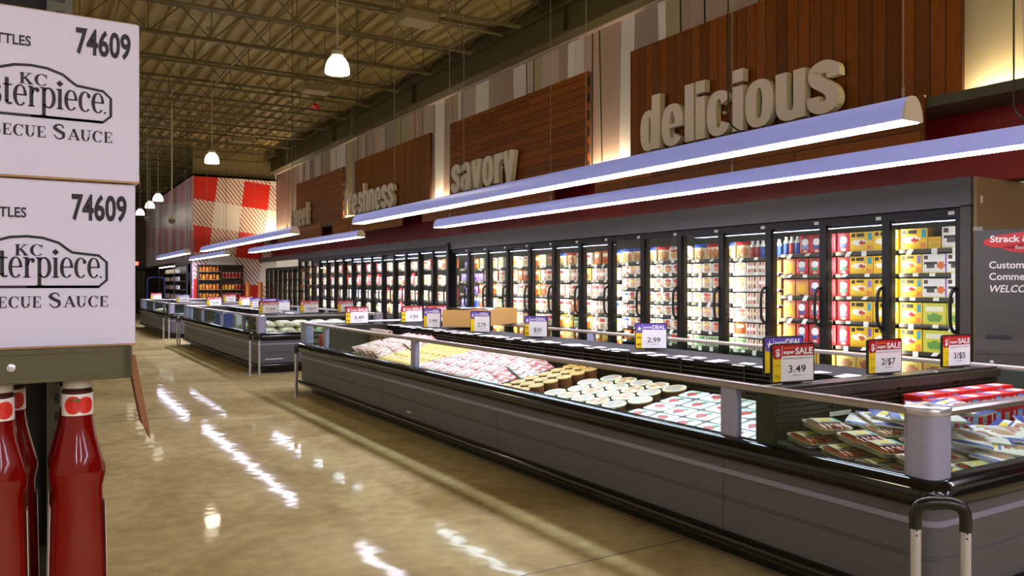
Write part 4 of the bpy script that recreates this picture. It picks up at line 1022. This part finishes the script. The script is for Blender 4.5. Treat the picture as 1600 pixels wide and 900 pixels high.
bed(lambda a, i: pk_yel, 7.2, 8.2, .14, (.16, .355, .55, .745), 'yellow sausage pack', 'sausage pack', 'yellow sausage packs in the near island', jit=.004, rj=.03, from_='the pink packs', rx=.38, lift=.075)
bed(lambda a, i: (pk_bac, pk_bac2)[(a+i) % 2], 8.25, 9.2, .16, (.165, .36, .555, .75), 'marbled bacon pack', 'bacon pack', 'bacon packs in the near island', jit=.002, rj=.02, lift=.068, from_='the yellow packs', layers=2, rx=.36, dz=.068)
# upright sacks and red bags in the far part of the near island
sack = pack('frozen_bag', .2, .25, .09, f_bacon('c8b49a', '9a3028', 'd8cabc'), 'b0a090', bulge=.3, n=10)
redb = pack('frozen_bag', .22, .24, .1, f_solid('b8261c', 'd83a28', 'e8a080'), 'a02018', bulge=.3, n=10)
for i in range(6): rest(sack, 3.85+.02*(i % 2), 9.42+.095*i, .66, f'upright pale bag in the near island, {ORD[i]} from the bacon packs', 'bag', 'upright pale bags in the near island', RZ(-80), ry=0)
for i in range(3): rest(redb, 3.46+.26*i, 10.62, .57, f'red bag in the far end of the near island, {ORD[i]} from the aisle', 'bag', 'red bags in the far end of the near island', RZ(-10), ry=0)
# near end: sausages on trays
def saus_pack(c1, name):
    t = thing('sausage_tray', name, 'sausage tray', (0, 0, 0), 0, 'sausage trays in the near end of the island')
    MB().loop(-.1, .1, -.085, .085, .03, [(0, .022), (.006, .025), (.004, .028), (-.004, .024), (-.014, .006), (-.014, 0)], closed=True).box(-.088, .088, -.073, .073, 0, .006).build('tray', M('clear_tray', 'c9b9a4', .25), t, smooth=40)
    S = P(c1); sm = M('skin_'+c1, c1, .25, coat=.4)
    for q in range(5):
        x = -.066+.033*q
        MB().tube(smoothp([(x, -.074, .026), (x-.002, -.04, .024), (x+.002, 0, .024), (x, .04, .024), (x, .074, .026)], 2), [.006, .013, .016, .0165, .0165, .0165, .0165, .013, .006], 10).build('sausage', sm, t, smooth=60)
    lb = pack('label', .15, .075, .003, lambda u, v: 'e8c818' if ell(u, v, .5, .6, .22, .3) else ('2a2824' if inr(u, v, .1, .9, .05, .2) else ('3a9a90' if u > .88 else ('d8c898' if v > .3 else 'c8b070'))), 'd8d0c0', n=16, flat=True)
    o = bpy.data.objects.new('label', lb); C.objects.link(o); o.parent = t; o.location = (0, .015, .041)
    MB().box(-.012, .012, -.086, -.05, .036, .042).build('pull_tab', P('a02018'), t)
    return t
sp1 = saus_pack('b5552a', 'x'); sp2 = saus_pack('c9a08a', 'x'); kids(sp1); kids(sp2); sp1.rotation_mode = sp2.rotation_mode = 'ZYX'
EZ = lambda y: .57+.13*(y-1.94)/(.81)       # near-end deck
ET = math.atan(.13/.81)
spots = [(3.38, 2.055, 0), (3.61, 2.055, 1), (3.38, 2.252, 1), (3.61, 2.252, 0), (3.38, 2.449, 0), (3.61, 2.449, 1), (3.38, 2.646, 0), (3.61, 2.646, 1), (3.84, 2.055, 0), (3.84, 2.252, 1), (3.84, 2.449, 1), (3.46, 2.10, 1), (3.47, 2.42, 0), (3.73, 2.262, 1), (3.46, 2.285, 0), (3.47, 2.625, 1), (3.71, 2.46, 1)]
wh = ['nearest the corner post', 'second along the end glass', 'behind the corner tray', 'second row, second along', 'third row, by the aisle glass', 'third row, second along', 'back row, by the aisle glass', 'back row, second along', 'third along the end glass', 'second row, third along', 'third row, third along', 'lying on top, near the corner', 'lying on top, in the middle', 'lying on top, near the blue bags', 'lying on top, by the aisle glass', 'lying on top, against the divider', 'lying on top, behind the middle one']
used = set()
for i, (x, y, k) in enumerate(spots):
    src = (sp1, sp2)[k]; lab = ('orange-brown', 'pale pink')[k]+f' sausages on a tray with yellow label, {wh[i]}'
    z = EZ(y)+.012+(.066 if i >= 11 else 0)
    if k not in used: o = src; used.add(k); o.location = (x, y, z); o.rotation_euler = (ET, 0, RZ(-8)); o['label'] = lab
    else: o = dup(src, (x, y, z), (ET, 0, RZ(-8)+(random.uniform(-.06, .06) if i < 11 else random.uniform(-.1, .1))), lab)
# blue and white bags
def f_bl(u, v):
    if v > .86 or v < .1: return '2a3a9a'
    if ell(u, v, .3, .78, .16, .1): return 'e8d020'
    if inr(u, v, .05, .95, .66, .72): return '3a50b0'
    if ell(u, v, .6, .4, .3, .2): return 'b88a68'
    if inr(u, v, .2, .55, .5, .6): return 'a03028'
    return 'ece6dc'
blue = pack('frozen_bag', .19, .26, .034, f_bl, 'd8d2cc', bulge=.35, n=20, flat=True)
for i in range(30):
    r, c_ = divmod(i, 10)
    x, y = 4.06+.125*c_, 2.10+.13*r
    if r == 2: x, y = 3.76+.24*(c_ % 2)+.03*(c_//2), 2.60-.075*(c_//2)
    lift = .038+.022*(c_ % 2)+(.045+.028*(c_//2) if r == 2 else .028*r*(c_ % 2 == 0)+.02*r)
    if x > 5.2: continue
    rest(blue, x, y, EZ(y)+lift, f'blue and white bag in the near end, {ORD[c_]} from the sausages, ' + ['front row', 'middle row', 'rear heap'][r], 'bag', 'blue and white bags in the near end of the island', RZ((-62, 35, -25, 70, 10)[i % 5]+random.uniform(-12, 12)), rx=ET+random.uniform(-.03, .03), ry=random.uniform(-.04, .04), mode='ZYX')
# red boxes
def redbox():
    t = thing('food_box', 'x', 'box', (0, 0, 0), 0, 'red food boxes in the near island')
    W, D, H = .235, .11, .088
    MB().bbox(-W/2, W/2, -D/2, D/2, 0, H, .002).build('carton', M('box_red', 'cc1f1c', .35), t)
    g = lambda u, v, d: (u, -D/2-.0004-d, v)
    mb = MB(); 
    mb.prism([(-.062, .01), (.002, .01), (.002, .078), (-.055, .078)], g, .0004); mb.build('facts_panel', P('5a90d8'), t)
    mb = MB()
    for q in range(7): mb.prism([(-.052+.007*q, .016), (-.049+.007*q, .016), (-.049+.007*q, .07-.003*(q % 3)), (-.052+.007*q, .07-.003*(q % 3))], lambda u, v, d: g(u, v, d+.0005), .0003)
    mb.build('facts_lines', P('dce6f4'), t)
    mb = MB().prism([(.05, .02), (.09, .02), (.09, .068), (.05, .068)], g, .0004); mb.build('code_panel', P('f0eeea'), t)
    mb = MB()
    for q in range(9): mb.box(.054, .086, -D/2-.0012, -D/2-.0009, .025+q*.0045, .025+q*.0045+(.0026 if q % 3 else .0016))
    mb.build('bar_lines', INK, t)
    mb = MB()
    for q in strip(smoothp([(-.098, .02), (-.088, .03), (-.098, .04), (-.088, .05), (-.098, .062), (-.086, .07)]), .004): mb.prism(q, g, .0005)
    mb.build('script_mark', P('f4eeee'), t)
    me = pack('top_print', W*.9, D*.9, .002, lambda u, v: '6a5ab0' if ell(u, v, .25, .5, .2, .3) else ('f2ecec' if ell(u, v, .55, .5, .28, .4) else ('e05a40' if u > .8 else 'c8302a')), 'c8302a', n=18, flat=True)
    o = bpy.data.objects.new('top_print', me); C.objects.link(o); o.parent = t; o.location = (0, 0, H-.0006)
    return t
rb = redbox(); kids(rb); first = True
for l in range(2):
    for r in range(2):
        for c_ in range(4):
            x, y = 4.36+.243*c_, 2.53+.115*r; z = EZ(y+.06)+.003+.0905*l
            lab = f'red food box, {ORD[c_]} from the left, {("front row", "back row")[r]}, {("lower layer", "upper layer")[l]}, in the near island'
            if first: rb.location = (x, y, z); rb['label'] = lab; first = False; rb.rotation_euler = (0, 0, 0)
            else: dup(rb, (x, y, z), (0, 0, 0), lab)
# right trough: a few bags seen over the ridge are out of sight; second island goods
pil = pack('frozen_bag', .3, .34, .12, f_bacon('e8d8a8', 'c8a050', 'f2f0ea'), 'dcd0a8', bulge=.4, n=12, flat=True)
for i in range(12):
    c_, l = i % 5, i // 5
    if l > 1: continue
    rest(pil, 3.46+.315*c_, 13.80+.2*l, .625+.11*l, f'yellow bag in the near end of the second island, {ORD[c_]} from the aisle, {("lower", "upper")[l]} layer', 'bag', 'yellow bags in the second island', RZ(random.uniform(-6, 6)), rx=.16, ry=0)
bb = pack('blue_box', .34, .1, .22, f_solid('2a4aa8', '6a90d8', 'e8ecf4'), '24408a', n=10)
for s in range(2):
    for l in range(3):
        rest(bb, 3.45, 17.05+.72*s, .60+.103*l, f'blue box in the second island, {("nearer", "farther")[s]} pile, {("bottom", "middle", "top")[l]} of three', 'box', 'blue boxes in the second island', RZ(-90), ry=0)
wp = pack('white_pack', .3, .3, .12, f_solid('eef0f4', 'd4d8e4', 'c8ccd8'), 'e0e2e8', n=8); rest(wp, 3.46, 16.2, .60, 'white square pack leaning inside the second island', 'pack', None, RZ(-90), ry=0)
gp = pack('green_bag', .28, .3, .12, f_bacon('6a8a4a', 'a8c078', '4a6a38'), '5a7a40', bulge=.4, n=10, flat=True)
for i in range(3): rest(gp, 3.5, 14.85+.4*i, .625, f'green bag in the second island, {ORD[i]} beyond the near divider', 'bag', 'green bags in the second island', .2*i)
rp = pack('red_bag', .3, .22, .12, f_solid('a82a24', 'c84030', '8a1c18'), '98241c', bulge=.3, n=8)
rest(rp, 3.92, 15.6, .70, 'dark red bag inside the second island', 'bag', None, RZ(-80), ry=0)
for i in range(5): rest(pil if i % 2 else pk_bac2, 3.5+.3*(i % 3), 24.7+1.0*i, deckz(3.5+.3*(i % 3))+.02, f'bag in the farthest island, {ORD[i]} from its near divider', 'bag', 'bags in the farthest island', .4*i)
# open cardboard tray on the ridge
t = thing('cardboard_tray', 'open tan cardboard tray with blue film lying on the island ridge', 'cardboard tray', (4.88, 8.81, .985), RZ(36.9))
W, D, H, th = 1.2, .5, .2, .006
KR = M('kraft_board', 'c79a55', .7)
m = MB().box(-W/2, W/2, -D/2, D/2, 0, th)
m.box(-W/2, W/2, -D/2, -D/2+th, th, H).box(-W/2, W/2, D/2-th, D/2, th, H).box(-W/2, -W/2+th, -D/2, D/2, th, H).box(W/2-th, W/2, -D/2, D/2, th, H)
m.build('tray', KR, t)
m = MB(); vs = []
for i in range(9):
    for j in range(7):
        vs.append((-W/2+.01+(W-.02)*i/8*.62, -D/2+.01+(D-.02)*j/6, H+.012+.018*math.sin(i*1.3+j)*math.cos(j*.9)+.012*(i == 0)))
m.add(vs, [(i*7+j, (i+1)*7+j, (i+1)*7+j+1, i*7+j+1) for i in range(8) for j in range(6)])
fo = m.build('film', M('blue_film', 'a9c0da', .2), t, smooth=True)
# crumpled film roll on the far divider of the near island
t = thing('wrap_roll', 'white and blue wrapped roll lying on the near divider of the second island', 'roll', (5.12, 13.85, .665))
MB().tube([(-.16, 0, .055), (-.12, 0, .055), (.12, 0, .055), (.16, 0, .055)], [.03, .05, .05, .03], 12).build('wrap', P('e8e6ee'), t, smooth=50)
MB().tube([(-.05, 0, .055), (.08, 0, .055)], .0515, 12).build('band', P('6a78b8'), t, smooth=50)

# ================================================================== comment kiosk
KM = M('kiosk_grey', '38342e', .5)
t = thing('comment_kiosk', 'grey customer comment kiosk with slotted box beside the freezers', 'kiosk', (6.53, 3.52, 0), RZ(-62))
MB().bbox(-.02, .72, .18, .22, .0, 1.95, .006).build('board', KM, t)
MB().bbox(-.03, .04, .175, .225, 1.94, 1.975, .004).build('board_clip', M('kiosk_clip', '6b655a', .4), t)
MB().prism([(-.12, .0), (-.12, .98), (.18, 1.13), (.18, 0)], lambda u, v, h: (-.02+h, u, v), .74).build('ballot_box', KM, t)
s = (1.13-.98)/.30
MB().prism([(.06, .05), (.24, .05), (.24, .072), (.06, .072)], lambda u, v, h: (u, -.12+.0+(v)*3.0-.0, .98+(v)*3.0*s+.0012+h), .001).build('slot', INK, t)
MB().lathe([(.016, 0), (.014, .004), (.004, .006)], n=14).xf(Matrix.Translation((.10, -.12, .885)) @ Matrix.Rotation(PI/2, 4, 'X')).build('lock', CHROME, t)
MB().box(-.021, .721, -.1215, -.12, .945, .95).build('lid_seam', INK, t)
mb = MB()
for q in ring(.40, 1.86, .36, .07, 0, 0, 0, 360, 28, 2): mb.prism(q, lambda u, v, h: (u+.0, .178-h, v+(u-.4)*.05), .001)
for q in ring(.44, 1.795, .26, .045, 0, 0, 0, 360, 24, 2): mb.prism(q, lambda u, v, h: (u, .178-h, v), .001)
mb.build('logo_oval', M('logo_red', 'a81418', .4), t)
f = lambda a, b: (lambda u, v, d: (a+u, .1765-d, b+v))
KT = M('kiosk_text', 'cfc9be', .5)
mb = MB(); text(mb, 'Strack & Van Til', .052, f(.09, 1.845), wid=.52, bold=.025); mb.build('shop_name', KT, t)
mb = MB(); text(mb, 'food', .028, f(.265, 1.785), wid=.10, bold=.005); mb.build('shop_line', KT, t)
mb = MB(); text(mb, 'market', .028, f(.385, 1.785), wid=.16, bold=.005); mb.build('shop_line', KT, t)
mb = MB(); text(mb, 'Customer', .057, f(.085, 1.63), wid=.31, bold=.012); mb.build('notice_word', KT, t)
mb = MB(); text(mb, 'Comments', .057, f(.085, 1.535), wid=.335, bold=.012); mb.build('notice_word', KT, t)
mb = MB(); text(mb, 'WELCOME', .057, f(.09, 1.435), wid=.35, bold=.012, shear=.2)
mb.build('notice_word', KT, t)

# ================================================================== far end
t = thing('wall_shelf_unit', 'shelf unit of red and yellow jars against the gingham wall', 'shelf unit', (5.3, 31.5, 0))
m = MB()
for x in (0, .82, 1.62): m.box(x, x+.03, 0, .34, 0, 2.22)
m.box(0, 1.65, .32, .345, 0, 2.22).box(0, 1.65, 0, .34, 2.2, 2.24); m.build('frame', M('unit_brown', '3b2c1c', .5), t)
ZL = [(.5, .95, 1.3, 1.68, 1.98), (.5, .95, 1.3, 1.75, 2.08)]
for b in range(2):
    for z in ZL[b][:4] if b else ZL[0]: MB().box(.03+.82*b, .82+.8*b, 0, .32, z-.02, z).build('shelf', M('unit_shelf', '9a8a70', .5), t)
def jar(a, b): return MB().lathe([(.05, 0), (.055, .01), (.055, .15), (.04, .17), (.042, .175), (.042, .2), (.04, .202)], n=12, m=[0, 0, 0, 1, 1, 1]).mesh('food_jar', [P(a), P(b)], smooth=40)
JR, JY, JO = jar('a8241a', 'd8c0a0'), jar('d8a020', 'c03028'), jar('c8602a', 'e0a860')
SL = ['bottom', 'second', 'third', 'fourth', 'top']
for b in range(2):
    for i, z in enumerate(ZL[b][:4] if b else ZL[0]):
        for q in range(6):
            me = (JO if (i+q) % 2 else JY) if b == 0 else (JR if i in (0, 3) or q > 3 else JY)
            o = rest(me, 5.3+.1+.82*b+.125*q, 31.62, z+.002, f'{"orange" if me == JO else "yellow" if me == JY else "red"} jar, {ORD[q]} from the left, {SL[i]} shelf, {("left", "right")[b]} bay of the unit', 'jar', 'jars on the shelf unit by the gingham wall', ry=0)
for x, y, lb in ((7.05, 31.2, 'orange bollard standing before the gingham wall'), (7.45, 30.9, 'orange bollard beside the farthest freezer door')):
    tag(MB().lathe([(.09, 0), (.09, 1.5), (.075, 1.56), (.03, 1.585)], n=16).build('safety_bollard', M('orange_post', 'c8701a', .45), loc=(x, y, 0), smooth=50), lb, 'bollard')
# wall case along the lilac-lit side wall
t = thing('wall_case', 'open dark food case along the lilac-lit gingham side wall', 'food case', (4.55, 32.2, 0))
m = MB().box(.5, .58, 0, 13, 0, 2.25).box(0, .58, 0, 13, 0, .6).box(0, .58, 0, 13, 2.2, 2.3)
for y in (0, 4.3, 8.6, 12.96): m.box(.44, .58, y, y+.04, .6, 2.2).box(0, .03, y, y+.03, .6, 2.2)
m.build('body', M('case_dark', '14110d', .5), t)
for z in (.95, 1.3, 1.62, 1.92): MB().box(.12, .5, .04, 12.96, z-.02, z).build('shelf', SHD, t)
MB().box(.02, .05, .1, 4.2, 2.17, 2.2).build('lamp', M('case_lamp', 'ffffff', .5, emit=(1, .95, .85), es=9), t)
random.seed(3)
for i, z in enumerate((.6, .95, 1.3, 1.62, 1.92)):
    for q in range(7):
        me = KND[random.choice(['wr', 'wb', 'k2', 's', 'wr'])][0]
        o = rest(me, 4.55+.2, 32.4+.55*q, z+.002, f'white and red pack, {ORD[q]} along, {SL[i]} level of the dark open case', 'pack', 'packs in the open case by the lilac wall', -PI/2, ry=0)
# blue cart beside the far case
t = thing('stock_cart', 'blue tubular stock cart standing by the dark open food case', 'cart', (3.75, 33.2, 0))
CB = M('cart_blue', '24308a', .35)
MB().tube(smoothp([(0, 0, .2), (0, 0, 1.55), (.1, 0, 1.75), (.5, 0, 1.75), (.6, 0, 1.55), (.6, 0, .2)], 4), .022, 8).build('handle', CB, t, smooth=50)
MB().bbox(-.05, .65, -.05, 1.3, .17, .22, .01).build('platform', CB, t)
for x in (.05, .55):
    for y in (.05, 1.15): MB().lathe([(.03, -.02), (.075, -.018), (.08, 0), (.075, .018), (.03, .02)], n=14).xf(Matrix.Translation((x, y, .083)) @ Matrix.Rotation(PI/2, 4, 'Y')).box(x-.01, x+.01, y-.02, y+.02, .08, .18).build('caster', BLACK, t, smooth=40)
# wall phone box on the gingham corner
tag(MB().bbox(5.06, 5.14, 31.95, 32.15, 1.55, 1.95, .01).build('wall_phone', BLACK), 'black wall phone on the corner of the gingham block', 'phone')
